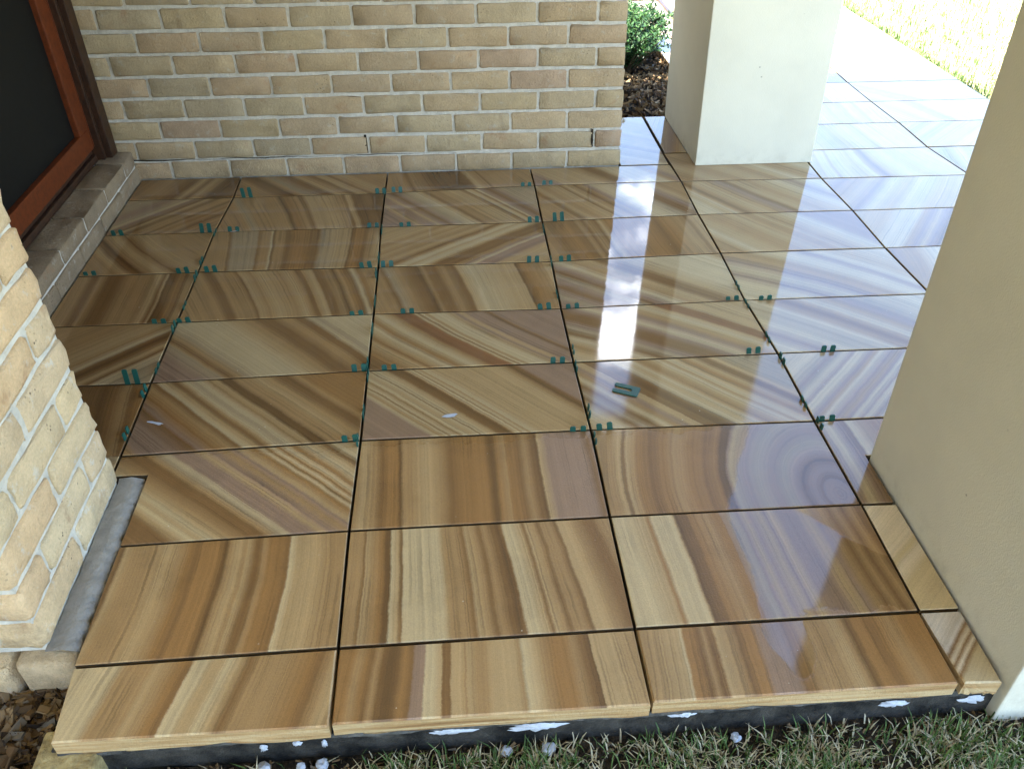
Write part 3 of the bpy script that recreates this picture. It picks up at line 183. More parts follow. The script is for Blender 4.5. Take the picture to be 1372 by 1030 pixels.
 'G17': {"c":[2.1077,5.0287],"p":[[-0.2992,-0.1498],[0.2991,-0.1498],[0.2991,0.1498],[-0.2992,0.1498]],"k":[0.4,0.9324,-0.3615,0.3426,0.0815,-0.2638],"s":[[0.0,"L"],[0.0321,"M"],[0.0566,"L"],[0.0782,"C"],[0.1266,"G"],[0.1658,"M"],[0.2228,"T"],[0.2794,"C"],[0.3164,"C"],[0.336,"L"],[0.3823,"L"],[0.4187,"D"],[0.449,"T"],[0.4796,"C"],[0.5241,"M"],[0.5459,"T"],[0.5728,"L"],[0.6061,"T"],[0.6388,"T"],[0.684,"C"],[0.727,"C"],[0.7859,"T"],[0.7985,"G"],[0.8508,"G"],[0.8855,"L"]]},
 'K13': {"c":[1.0607,3.8047],"p":[[-0.1425,-0.1498],[0.1425,-0.1498],[0.1425,0.1498],[-0.1425,0.1498]],"k":[0.4,0.8168,-0.5769,-0.072,-0.2524,0.2969],"s":[[0.0,"C"],[0.0215,"C"],[0.0751,"T"],[0.1291,"G"],[0.1851,"G"],[0.2345,"C"],[0.2772,"C"],[0.3063,"M"],[0.3222,"G"],[0.3363,"C"],[0.3706,"M"],[0.4144,"L"],[0.4691,"G"],[0.5031,"T"],[0.5607,"C"],[0.6142,"L"],[0.6314,"G"],[0.6643,"C"],[0.6974,"L"],[0.7319,"D"],[0.7913,"L"],[0.8294,"C"],[0.8483,"L"],[0.8742,"L"]]},
 'K14': {"c":[1.0607,4.1107],"p":[[-0.1425,-0.1498],[0.1425,-0.1498],[0.1425,0.1498],[-0.1425,0.1498]],"k":[0.4,0.9575,-0.2885,0.1391,0.3872,0.2856],"s":[[0.0,"L"],[0.0419,"L"],[0.0809,"C"],[0.1201,"G"],[0.1728,"C"],[0.1868,"T"],[0.2178,"T"],[0.2499,"L"],[0.2704,"L"],[0.3201,"C"],[0.3797,"M"],[0.4351,"C"],[0.4698,"L"],[0.5114,"G"],[0.5279,"C"],[0.5799,"M"],[0.6257,"C"],[0.65,"L"],[0.6673,"T"],[0.6976,"M"],[0.7524,"L"],[0.7786,"T"],[0.8153,"T"],[0.8715,"L"]]},
 'K15': {"c":[1.0607,4.4167],"p":[[-0.1425,-0.1498],[0.1425,-0.1498],[0.1425,0.1498],[-0.1425,0.1498]],"k":[0.4,0.6678,-0.7443,-0.0349,-0.0472,-0.2911],"s":[[0.0,"L"],[0.0516,"C"],[0.0852,"C"],[0.1342,"L"],[0.1721,"L"],[0.2222,"C"],[0.2465,"C"],[0.2903,"G"],[0.3394,"D"],[0.3649,"L"],[0.404,"L"],[0.4247,"T"],[0.4785,"T"],[0.4926,"D"],[0.5429,"T"],[0.5849,"C"],[0.611,"T"],[0.6298,"G"],[0.6676,"T"],[0.7114,"G"],[0.724,"C"],[0.7404,"L"],[0.7989,"L"],[0.8153,"G"],[0.8569,"L"]]},
 'K16': {"c":[1.0607,4.7227],"p":[[-0.1425,-0.1498],[0.1425,-0.1498],[0.1425,0.1498],[-0.1425,0.1498]],"k":[0.4,0.8627,-0.5058,0.4719,-0.3354,0.1007],"s":[[0.0,"L"],[0.019,"L"],[0.0472,"C"],[0.0721,"L"],[0.0917,"C"],[0.1182,"L"],[0.1352,"C"],[0.159,"L"],[0.2104,"L"],[0.2612,"C"],[0.2757,"C"],[0.3005,"L"],[0.3146,"L"],[0.3643,"C"],[0.4082,"C"],[0.4319,"G"],[0.4899,"L"],[0.5397,"C"],[0.5662,"T"],[0.6078,"T"],[0.6584,"L"],[0.7139,"C"],[0.7699,"M"],[0.8057,"C"],[0.8572,"M"],[0.8756,"L"]]},
 'K17': {"c":[1.0607,5.0287],"p":[[-0.1425,-0.1498],[0.1425,-0.1498],[0.1425,0.1498],[-0.1425,0.1498]],"k":[0.4,0.8024,-0.5968,-0.4565,0.2338,0.2564],"s":[[0.0,"C"],[0.0288,"L"],[0.044,"C"],[0.0568,"C"],[0.0695,"M"],[0.096,"C"],[0.1442,"G"],[0.1591,"L"],[0.2094,"L"],[0.2346,"C"],[0.2783,"C"],[0.3143,"L"],[0.3643,"T"],[0.4219,"C"],[0.4695,"L"],[0.5084,"C"],[0.5258,"D"],[0.5835,"L"],[0.6264,"M"],[0.6483,"L"],[0.7025,"C"],[0.7401,"M"],[0.7769,"T"],[0.806,"G"],[0.8595,"C"]]},
}
PACKERS = [('x', 2, -0.621, 0.6222), ('x', 2, -0.03, 0.6209), ('x', 2, 0.045, 0.6201), ('x', 2, 0.642, 0.6121), ('x', 3, -0.622, 0.9263), ('x', 3, -0.535, 0.9266), ('x', 3, -0.05, 0.9247), ('x', 3, 0.538, 0.9244), ('x', 3, 0.759, 0.9243), ('x', 3, -1.255, 0.9128), ('x', 4, -1.259, 1.2253), ('x', 4, -1.177, 1.2254), ('x', 4, -0.647, 1.2283), ('x', 4, -0.493, 1.2266), ('x', 4, -0.049, 1.2182), ('x', 4, 0.04, 1.2178), ('x', 4, 0.564, 1.2241), ('x', 4, 0.666, 1.224), ('x', 5, -1.565, 1.5377), ('x', 5, -1.254, 1.5377), ('x', 5, -1.162, 1.5369), ('x', 5, -0.635, 1.5282), ('x', 5, -0.569, 1.5274), ('x', 5, -0.066, 1.5247), ('x', 5, 0.052, 1.5258), ('x', 6, -1.559, 1.8335), ('x', 6, -1.248, 1.8335), ('x', 6, -1.149, 1.8331), ('x', 6, -0.636, 1.8303), ('x', 6, -0.512, 1.8302), ('x', 6, -0.031, 1.8305), ('x', 6, 0.065, 1.8325), ('x', 7, -1.144, 2.1289), ('x', 7, -0.618, 2.1276), ('x', 7, -0.555, 2.1298), ('x', 7, -0.031, 2.1539), ('x', 7, 0.053, 2.1553), ('y', 3, 0.5991, 1.311), ('y', 3, 0.5978, 1.197), ('y', 3, 0.6037, 1.004), ('y', 3, 0.6056, 0.891), ('y', 3, 0.6028, 0.688), ('y', 3, 0.6018, 0.596), ('y', 2, -0.0033, 1.296), ('y', 2, -0.0004, 1.515), ('y', 2, -0.0035, 0.982), ('y', 2, -0.0028, 0.899), ('y', 2, 0.0008, 0.691), ('y', 2, 0.0017, 0.581), ('y', 2, -0.0004, 1.763), ('y', 1, -0.6046, 1.795), ('y', 1, -0.601, 1.585), ('y', 1, -0.5998, 1.474), ('y', 1, -0.5993, 1.298), ('y', 1, -0.599, 1.134), ('y', 1, -0.5986, 0.954), ('y', 1, -0.5986, 0.896), ('y', 1, -0.5989, 0.732), ('y', 1, -0.5992, 0.616), ('y', 0, -1.212, 1.609), ('y', 0, -1.2105, 1.501), ('y', 0, -1.2083, 1.312), ('y', 0, -1.2071, 1.19), ('y', 0, -1.2055, 0.977), ('y', 0, -1.2044, 0.868), ('y', 0, -1.2014, 0.684), ('y', 0, -1.2152, 1.822)]
ROWY = {2: .615, 3: .922, 4: 1.223, 5: 1.533, 6: 1.836, 7: 2.14}
# ---------------------------------------------------------------- helpers
R = math.radians
rnd = random.Random(11)
COL = sc.collection
def lin(c):
    return tuple(((v/255)/12.92 if v/255 <= .04045 else ((v/255+.055)/1.055)**2.4) for v in c[:3])
def link(o, parent=None):
    COL.objects.link(o)
    if parent is not None:
        o.parent = parent
    return o
def mesh_from(name, verts, faces, mats=(), smooth=False, mi=None):
    me = bpy.data.meshes.new(name)
    me.from_pydata([tuple(v) for v in verts], [], faces)
    for m in mats:
        me.materials.append(m)
    if mi:
        me.polygons.foreach_set('material_index', mi)
    if smooth:
        me.polygons.foreach_set('use_smooth', [True]*len(me.polygons))
    me.update()
    return me
def ob(name, me, parent=None, loc=(0, 0, 0), rot=(0, 0, 0)):
    o = bpy.data.objects.new(name, me)
    o.location = loc
    o.rotation_euler = rot
    return link(o, parent)
def tag(o, label, cat, group=None):
    o['label'] = label
    o['category'] = cat
    if group:
        o['group'] = group
    return o
def struct(o):
    o['kind'] = 'structure'
    return o
def stuff(o):
    o['kind'] = 'stuff'
    return o
def empty(name, loc=(0, 0, 0)):
    return ob(name, None, None, loc)
class MB:
    """collects geometry for one mesh"""
    def __init__(s):
        s.v, s.f, s.mi = [], [], []
    def add(s, verts, faces, mi=0):
        n = len(s.v)
        s.v += [tuple(v) for v in verts]
        s.f += [tuple(i+n for i in f) for f in faces]
        s.mi += [mi]*len(faces)
    def box(s, x0, x1, y0, y1, z0, z1, lean=0., mi=0, bev=0.):
        v, f = bevel_box(x0, x1, y0, y1, z0, z1, bev)
        s.add([(x-lean*z, y, z) for x, y, z in v], f, mi)
    def mesh(s, name, *mats, smooth=False):
        return mesh_from(name, s.v, s.f, mats, smooth, s.mi)
def bevel_box(x0, x1, y0, y1, z0, z1, b=0.):
    if b <= 0:
        v = [(x, y, z) for z in (z0, z1) for y in (y0, y1) for x in (x0, x1)]
        return v, [(0, 2, 3, 1), (4, 5, 7, 6), (0, 1, 5, 4), (2, 6, 7, 3), (0, 4, 6, 2), (1, 3, 7, 5)]
    bm = bmesh.new()
    bmesh.ops.create_cube(bm, size=1)
    for q in bm.verts:
        q.co = Vector(((x0+x1)/2+q.co.x*(x1-x0), (y0+y1)/2+q.co.y*(y1-y0), (z0+z1)/2+q.co.z*(z1-z0)))
    bmesh.ops.bevel(bm, geom=list(bm.edges), offset=b, segments=2, affect='EDGES', profile=.6)
    bm.verts.index_update()
    v = [tuple(q.co) for q in bm.verts]
    f = [tuple(q.index for q in p.verts) for p in bm.faces]
    bm.free()
    return v, f
# ---------------------------------------------------------------- node helpers
class NT:
    def __init__(s, tree):
        s.t = tree
    def n(s, typ, **kw):
        nd = s.t.nodes.new(typ)
        for k, v in kw.items():
            setattr(nd, k, v)
        return nd
    def l(s, a, b):
        s.t.links.new(a, b)
    def val(s, sock, v):
        if isinstance(v, bpy.types.NodeSocket):
            s.l(v, sock)
        else:
            sock.default_value = v
    def m(s, op, a, b=0., c=None, clamp=False):
        nd = s.n('ShaderNodeMath', operation=op, use_clamp=clamp)
        s.val(nd.inputs[0], a)
        s.val(nd.inputs[1], b)
        if c is not None:
            s.val(nd.inputs[2], c)
        return nd.outputs[0]
    def smooth(s, x, a, b):
        nd = s.n('ShaderNodeMapRange', interpolation_type='SMOOTHSTEP')
        s.val(nd.inputs[0], x)
        nd.inputs[1].default_value = a
        nd.inputs[2].default_value = b
        return nd.outputs[0]
    def rng(s, x, a, b, c, d):
        nd = s.n('ShaderNodeMapRange')
        s.val(nd.inputs[0], x)
        for i, v in enumerate((a, b, c, d)):
            s.val(nd.inputs[i+1], v)
        return nd.outputs[0]
    def noise(s, vec, scale, detail=2., rough=.5, dim='3D', w=None, dist=0.):
        nd = s.n('ShaderNodeTexNoise', noise_dimensions=dim)
        if vec is not None:
            s.l(vec, nd.inputs['Vector'])
        if w is not None:
            s.val(nd.inputs['W'], w)
        nd.inputs['Scale'].default_value = scale
        nd.inputs['Detail'].default_value = detail
        nd.inputs['Roughness'].default_value = rough
        nd.inputs['Distortion'].default_value = dist
        return nd.outputs['Fac']
    def mix(s, fac, a, b, blend='MIX'):
        nd = s.n('ShaderNodeMix', data_type='RGBA', blend_type=blend)
        s.val(nd.inputs[0], fac)
        for sk, v in ((nd.inputs[6], a), (nd.inputs[7], b)):
            if isinstance(v, bpy.types.NodeSocket):
                s.l(v, sk)
            else:
                sk.default_value = (*v[:3], 1)
        return nd.outputs[2]
    def ramp(s, fac, stops, interp='LINEAR'):
        nd = s.n('ShaderNodeValToRGB')
        cr = nd.color_ramp
        cr.interpolation = interp
        while len(cr.elements) < len(stops):
            cr.elements.new(1.)
        for e, (p, c) in zip(cr.elements, stops):
            e.position = p
        for e, (p, c) in zip(cr.elements, stops):
            e.color = (*c[:3], 1)
        s.l(fac, nd.inputs[0])
        return nd.outputs[0]
def new_mat(name):
    m = bpy.data.materials.new(name)
    m.use_nodes = True
    t = m.node_tree
    t.nodes.clear()
    k = NT(t)
    out = k.n('ShaderNodeOutputMaterial')
    return m, k, out
def principled(k, out, base, rough=.6, spec=.5, bump=None, bump_d=.002, coat=None):
    b = k.n('ShaderNodeBsdfPrincipled')
    if isinstance(base, bpy.types.NodeSocket):
        k.l(base, b.inputs['Base Color'])
    else:
        b.inputs['Base Color'].default_value = (*base, 1)
    k.val(b.inputs['Roughness'], rough)
    k.val(b.inputs['Specular IOR Level'], spec)
    if bump is not None:
        bn = k.n('ShaderNodeBump')
        bn.inputs['Distance'].default_value = bump_d
        k.l(bump, bn.inputs['Height'])
        k.l(bn.outputs[0], b.inputs['Normal'])
    k.l(b.outputs[0], out.inputs[0])
    return b
def objcoord(k):
    return k.n('ShaderNodeTexCoord').outputs['Object']
def worldpos(k):
    return k.n('ShaderNodeNewGeometry').outputs['Position']
def simple_mat(name, c, rough=.6, spec=.5, var=.15, scale=20., bump_scale=None, bump_d=.001, c2=None):
    m, k, out = new_mat(name)
    p = worldpos(k)
    f = k.noise(p, scale, 5., .6)
    c2 = c2 or tuple(v*(1-2*var) for v in c)
    col = k.mix(k.smooth(f, .3, .7), c2, tuple(min(1, v*(1+var*.4)) for v in c))
    bm_ = k.noise(p, bump_scale, 4., .65) if bump_scale else None
    principled(k, out, col, rough, spec, bm_, bump_d)
    return m
# ---------------------------------------------------------------- stone paving material
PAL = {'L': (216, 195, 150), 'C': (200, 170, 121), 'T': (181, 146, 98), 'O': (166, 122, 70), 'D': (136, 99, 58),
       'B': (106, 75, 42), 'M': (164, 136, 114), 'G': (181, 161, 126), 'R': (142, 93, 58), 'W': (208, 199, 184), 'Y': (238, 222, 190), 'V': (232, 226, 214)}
ALB = .76
MEAN = lin((181, 149, 102))
TINT = (1.03, .965, .92)
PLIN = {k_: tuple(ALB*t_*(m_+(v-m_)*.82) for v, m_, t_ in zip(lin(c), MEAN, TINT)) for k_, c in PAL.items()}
def surface_group():
    g = bpy.data.node_groups.new('stone_surface', 'ShaderNodeTree')
    g.interface.new_socket('Color', in_out='INPUT', socket_type='NodeSocketColor')
    g.interface.new_socket('U', in_out='INPUT', socket_type='NodeSocketFloat')
    g.interface.new_socket('Seed', in_out='INPUT', socket_type='NodeSocketFloat')
    g.interface.new_socket('BSDF', in_out='OUTPUT', socket_type='NodeSocketShader')
    k = NT(g)
    gi = k.n('NodeGroupInput')
    go = k.n('NodeGroupOutput')
    P = worldpos(k)
    xyz = k.n('ShaderNodeSeparateXYZ')
    k.l(P, xyz.inputs[0])
    x, y, z = xyz.outputs
    # lamination and grain
    w = k.m('ADD', k.m('MULTIPLY', gi.outputs['U'], 1.), k.m('MULTIPLY', gi.outputs['Seed'], 7.3))
    lam = k.noise(None, 150., 3., .7, '1D', w=w)
    lam2 = k.noise(None, 34., 3., .6, '1D', w=w)
    grain = k.noise(P, 520., 2., .7)
    blot = k.noise(P, 9., 4., .6)
    f = k.m('ADD', k.m('MULTIPLY', k.m('SUBTRACT', lam, .5), .46), k.m('MULTIPLY', k.m('SUBTRACT', lam2, .5), .34))
    f = k.m('ADD', f, k.m('MULTIPLY', k.m('SUBTRACT', grain, .5), .62))
    f = k.m('ADD', f, k.m('ADD', k.m('MULTIPLY', k.m('SUBTRACT', blot, .5), .20), k.m('MULTIPLY', k.m('SUBTRACT', k.noise(P, 190., 3., .7), .5), .30)))
    f = k.m('ADD', f, 1.)
    # hair-thin iron lines between the laminae
    ridge = k.smooth(k.m('ABSOLUTE', k.m('SUBTRACT', k.noise(None, 46., 2., .6, '1D', w=k.m('ADD', w, 3.1)), .5)), .028, .004)
    f = k.m('MULTIPLY', f, k.m('SUBTRACT', 1., k.m('MULTIPLY', k.m('MULTIPLY', ridge, .26), k.smooth(k.noise(P, 3.5, 2., .5), .42, .6))))
    vm = k.n('ShaderNodeVectorMath', operation='SCALE')
    k.l(gi.outputs['Color'], vm.inputs[0])
    k.l(f, vm.inputs['Scale'])
    col = vm.outputs[0]
    # wet sealer: where the boards of water lie
    n1 = k.m('SUBTRACT', k.noise(P, 6., 4., .6), .5)
    n2 = k.m('SUBTRACT', k.noise(P, 38., 3., .6), .5)
    nn = k.m('ADD', k.m('MULTIPLY', n1, .10), k.m('MULTIPLY', n2, .025))
    w_main = k.smooth(k.m('ADD', y, nn), .565, .635)
    px = k.m('SUBTRACT', k.m('ADD', x, k.m('MULTIPLY', nn, .55)), k.m('MULTIPLY', k.m('MULTIPLY', k.m('MAXIMUM', k.m('SUBTRACT', y, .3), 0.), .45), k.smooth(y, .66, .60)))
    w_r = k.m('MULTIPLY', k.smooth(px, .268, .285), k.smooth(k.m('ADD', y, k.m('MULTIPLY', nn, 1.4)), -.005, .01))
    w_r = k.m('MULTIPLY', w_r, k.m('SUBTRACT', 1., k.m('MULTIPLY', k.smooth(px, .603, .606), k.smooth(y, .31, .30))))
    # small wet tongue on the front row
    dx = k.m('DIVIDE', k.m('SUBTRACT', px, .305), .042)
    dy = k.m('DIVIDE', k.m('SUBTRACT', y, -.03), .115)
    rad = k.m('SQRT', k.m('ADD', k.m('MULTIPLY', dx, dx), k.m('MULTIPLY', dy, dy)))
    w_t = k.smooth(k.m('ADD', rad, k.m('MULTIPLY', nn, 3.)), 1.06, .94)
    # drying corner by the column
    cxd = k.m('ADD', k.m('MULTIPLY', k.m('SUBTRACT', x, .50), 1.), k.m('SUBTRACT', y, .17))
    dry = k.m('MULTIPLY', k.smooth(k.m('ADD', cxd, k.m('MULTIPLY', nn, .6)), .05, .075), k.m('MULTIPLY', k.smooth(y, .308, .302), k.smooth(y, .12, .16)))
    w_r = k.m('MULTIPLY', w_r, k.m('SUBTRACT', 1., dry))
    wet = k.m('MAXIMUM', k.m('MAXIMUM', w_main, w_r), w_t)
    # the sides of the stones stay dry
    nrm = k.n('ShaderNodeSeparateXYZ')
    k.l(k.n('ShaderNodeNewGeometry').outputs['Normal'], nrm.inputs[0])
    wet = k.m('MULTIPLY', wet, k.smooth(nrm.outputs[2], .8, .95))
    # damp edge stain on the front stones
    stain = k.m('MULTIPLY', k.smooth(k.noise(P, 4.3, 4., .6), .52, .62), .16)
    dk = k.m('SUBTRACT', 1., k.m('MAXIMUM', k.m('MULTIPLY', wet, .20), k.m('MULTIPLY', stain, .6)))
    vm2 = k.n('ShaderNodeVectorMath', operation='SCALE')
    k.l(col, vm2.inputs[0])
    k.l(dk, vm2.inputs['Scale'])
    # white dust and grout specks
    sp = k.n('ShaderNodeTexVoronoi')
    sp.inputs['Scale'].default_value = 26.
    sp.inputs['Randomness'].default_value = 1.
    k.l(P, sp.inputs['Vector'])
    spk = k.m('MULTIPLY', k.smooth(sp.outputs['Distance'], .05, .03), k.smooth(k.noise(P, 5., 2., .5), .52, .6))
    col = k.mix(k.m('MULTIPLY', spk, .75), vm2.outputs[0], (.62, .55, .42))
    rw = k.m('ADD', .035, k.m('MULTIPLY', k.smooth(y, 1.3, .55), .05))
    rough = k.m('ADD', k.m('MULTIPLY', k.m('SUBTRACT', 1., wet), .42), k.m('MULTIPLY', wet, rw))
    rough = k.m('ADD', rough, k.m('MULTIPLY', k.m('SUBTRACT', k.noise(P, 14., 4., .6), .5), k.m('MULTIPLY', k.m('SUBTRACT', 1., wet), .2)))
    b = k.n('ShaderNodeBsdfPrincipled')
    k.l(col, b.inputs['Base Color'])
    k.l(rough, b.inputs['Roughness'])
    k.l(k.m('ADD', .32, k.m('MULTIPLY', wet, SPEC_WET-.32)), b.inputs['Specular IOR Level'])
    h = k.m('ADD', k.m('MULTIPLY', k.noise(P, 300., 3., .6), k.m('ADD', .006, k.m('MULTIPLY', k.m('SUBTRACT', 1., wet), .5))),
            k.m('MULTIPLY', k.noise(P, 22., 2., .5), k.m('MULTIPLY', wet, .05)))
    bp_ = k.n('ShaderNodeBump')
    bp_.inputs['Distance'].default_value = .0016
    k.l(h, bp_.inputs['Height'])
    k.l(bp_.outputs[0], b.inputs['Normal'])
    k.l(b.outputs[0], go.inputs[0])
    return g
SPEC_WET = .60
SURF = surface_group()
def band_group():
    g = bpy.data.node_groups.new('stone_bands', 'ShaderNodeTree')
    for i in range(6):
        g.interface.new_socket(f'K{i}', in_out='INPUT', socket_type='NodeSocketFloat')
    g.interface.new_socket('Seed', in_out='INPUT', socket_type='NodeSocketFloat')
    g.interface.new_socket('Ring', in_out='INPUT', socket_type='NodeSocketFloat')
    g.interface.new_socket('U', in_out='OUTPUT', socket_type='NodeSocketFloat')
    k = NT(g)
    gi = k.n('NodeGroupInput')
    go = k.n('NodeGroupOutput')
    P = objcoord(k)
    off = k.n('ShaderNodeVectorMath', operation='ADD')
    k.l(P, off.inputs[0])
    cb = k.n('ShaderNodeCombineXYZ')
    k.l(gi.outputs['Seed'], cb.inputs[2])
    k.l(cb.outputs[0], off.inputs[1])
    xyz = k.n('ShaderNodeSeparateXYZ')
    k.l(P, xyz.inputs[0])
    x, y, _ = xyz.outputs
    K = gi.outputs
    u = k.m('ADD', K[0], k.m('MULTIPLY', K[1], x))
    u = k.m('ADD', u, k.m('MULTIPLY', K[2], y))
    u = k.m('ADD', u, k.m('MULTIPLY', K[3], k.m('MULTIPLY', x, x)))
    u = k.m('ADD', u, k.m('MULTIPLY', K[4], k.m('MULTIPLY', x, y)))
    u = k.m('ADD', u, k.m('MULTIPLY', K[5], k.m('MULTIPLY', y, y)))
    rx = k.m('SUBTRACT', x, K[1])
    ryy = k.m('MULTIPLY', k.m('SUBTRACT', y, K[2]), K[3])
    ring = k.m('ADD', K[0], k.m('SQRT', k.m('ADD', k.m('MULTIPLY', rx, rx), k.m('MULTIPLY', ryy, ryy))))
    u = k.m('ADD', k.m('MULTIPLY', u, k.m('SUBTRACT', 1., gi.outputs['Ring'])), k.m('MULTIPLY', ring, gi.outputs['Ring']))
    for s_, a in ((4.5, .014), (22., .0042), (75., .0034), (330., .0055)):
        u = k.m('ADD', u, k.m('MULTIPLY', k.m('SUBTRACT', k.noise(off.outputs[0], s_, 2., .55), .5), a))
    k.l(u, go.inputs[0])
    return g
BAND = band_group()
def edge_mat(name='stone_edge', f_=1.):
    m, k, out = new_mat(name)
    P = worldpos(k)
    mp = k.n('ShaderNodeMapping')
    mp.inputs['Scale'].default_value = (2.2, 2.2, 60.)
    k.l(P, mp.inputs[0])
    f = k.noise(mp.outputs[0], 1.6, 5., .6, dist=.4)
    col = k.ramp(f, [(.25, PLIN['D']), (.4, PLIN['T']), (.5, PLIN['C']), (.58, PLIN['L']), (.66, PLIN['T']), (.8, PLIN['O'])])
    if f_ != 1.:
        vm = k.n('ShaderNodeVectorMath', operation='SCALE')
        k.l(col, vm.inputs[0])
        vm.inputs['Scale'].default_value = f_
        col = vm.outputs[0]
    principled(k, out, col, .7, .3, k.noise(P, 120., 4., .7), .004)
    return m
EDGE = edge_mat()
EDGE_DARK = edge_mat('dark_stone_edge', .22)  # much darker copy of the edge stone for the joint sides
def stone_mat(key, d, seed):
    m, k, out = new_mat('banded_sandstone')
    bg = k.n('ShaderNodeGroup', node_tree=BAND)
    for i, v in enumerate(d['k']):
        bg.inputs[i].default_value = v
    bg.inputs['Seed'].default_value = seed
    bg.inputs['Ring'].default_value = d.get('ring', 0)
    st = d['s']
    um = st[-1][0] or 1.
    u = bg.outputs[0]
    def rmp(part, a, b):
        return k.ramp(k.rng(u, a, b, 0., 1.), [((p-a)/(b-a), PLIN[c]) for p, c in part])
    if len(st) <= 31:
        col = rmp(st, st[0][0], um)
    else:
        h = len(st)//2
        c1 = rmp(st[:h+1], st[0][0], st[h][0])
        c2 = rmp(st[h:], st[h][0], um)
        col = k.mix(k.m('GREATER_THAN', u, st[h][0]), c1, c2)
    sg = k.n('ShaderNodeGroup', node_tree=SURF)
    k.l(col, sg.inputs['Color'])
    k.l(u, sg.inputs['U'])
    sg.inputs['Seed'].default_value = seed
    k.l(sg.outputs[0], out.inputs[0])
    return m
# ---------------------------------------------------------------- other materials
def brick_mat(name, cols, lime, spots=.5, scale=.66, blend=.4, mean=(203, 177, 140)):
    m, k, out = new_mat(name)
    oi = k.n('ShaderNodeObjectInfo')
    rv = oi.outputs['Random']
    P = worldpos(k)
    base = k.ramp(rv, [(i/len(cols), tuple(scale*(q+(a_-q)*blend) for q, a_ in zip(lin(c), lin(mean)))) for i, c in enumerate(cols)], 'CONSTANT')
    blot = k.noise(P, 16., 5., .65)
    fine = k.noise(P, 170., 4., .7)
    f = k.m('ADD', 1., k.m('ADD', k.m('MULTIPLY', k.m('SUBTRACT', blot, .5), .55), k.m('MULTIPLY', k.m('SUBTRACT', fine, .5), .55)))
    vm = k.n('ShaderNodeVectorMath', operation='SCALE')
    k.l(base, vm.inputs[0])
    k.l(f, vm.inputs['Scale'])
    col = vm.outputs[0]
    # warm iron stain on some bricks
    iron = k.m('MULTIPLY', k.smooth(k.noise(P, 9., 4., .6, dist=.6), .60, .74), .40)
    col = k.mix(iron, col, lin((150, 106, 74)))
    # burnt pits
    vo = k.n('ShaderNodeTexVoronoi')
    vo.inputs['Scale'].default_value = 85.
    k.l(P, vo.inputs['Vector'])
    pit = k.m('MULTIPLY', k.smooth(vo.outputs['Distance'], .30, .14), k.smooth(k.noise(P, 11., 3., .6), .56, .68))
    col = k.mix(k.m('MULTIPLY', pit, spots), col, (.05, .035, .025))
    # lime smears left by the pointing
    sm = k.m('MULTIPLY', k.smooth(k.noise(P, 24., 5., .7), .56, .72), .62)
    col = k.mix(sm, col, lime)
    zc = k.n('ShaderNodeSeparateXYZ')
    k.l(P, zc.inputs[0])
    gr = k.m('MULTIPLY', k.smooth(zc.outputs[2], .16, .0), k.smooth(k.noise(P, 13., 5., .7), .40, .68))
    col = k.mix(k.m('MULTIPLY', gr, .38), col, lin((112, 96, 76)))
    mpd = k.n('ShaderNodeMapping')
    mpd.inputs['Scale'].default_value = (26., 26., 3.5)
    k.l(P, mpd.inputs[0])
    drip = k.m('MULTIPLY', k.smooth(k.noise(mpd.outputs[0], 1., 4., .6), .62, .76), k.smooth(k.noise(P, 4.2, 2., .5), .52, .64))
    col = k.mix(k.m('MULTIPLY', drip, .42), col, lin((104, 80, 56)))
    h = k.m('ADD', k.noise(P, 140., 5., .7), k.m('MULTIPLY', k.noise(P, 30., 3., .6), .8))
    principled(k, out, col, .92, .2, h, .006)
    return m
def mortar_mat(name, c):
    m, k, out = new_mat(name)
    P = worldpos(k)
    f = k.noise(P, 30., 5., .65)
    col = k.mix(k.smooth(f, .3, .7), tuple(v*.78 for v in lin(c)), lin(c))
    h = k.m('ADD', k.noise(P, 130., 4., .7), k.noise(P, 35., 3., .6))
    principled(k, out, col, .95, .15, h, .005)
    return m
M_BRICK = brick_mat('pale_brick', [(208, 180, 140), (204, 176, 139), (211, 184, 145), (199, 172, 138), (206, 177, 138), (204, 172, 136),
                                   (204, 182, 145), (190, 172, 140), (207, 186, 148), (196, 164, 136), (200, 179, 142), (204, 180, 138)], lin((175, 168, 152)))
M_BRICK2 = brick_mat('cream_brick', [(212, 186, 146), (213, 180, 138), (212, 190, 154), (206, 182, 146), (213, 174, 132), (214, 190, 152), (209, 182, 146), (202, 176, 144)], lin((206, 202, 190)), .8, .96, .5, (214, 190, 150))
M_SILLB = brick_mat('sill_brick', [(190, 164, 132), (182, 158, 130), (196, 170, 138), (178, 154, 128)], lin((170, 162, 148)), .7, .48)
M_MORTAR = mortar_mat('lime_mortar', (200, 192, 178))
M_MORTAR2 = mortar_mat('pale_mortar', (208, 202, 188))
M_GREYMORTAR = simple_mat('grey_mortar', lin((150, 144, 134)), .85, .3, .12, 30., 90., .004)
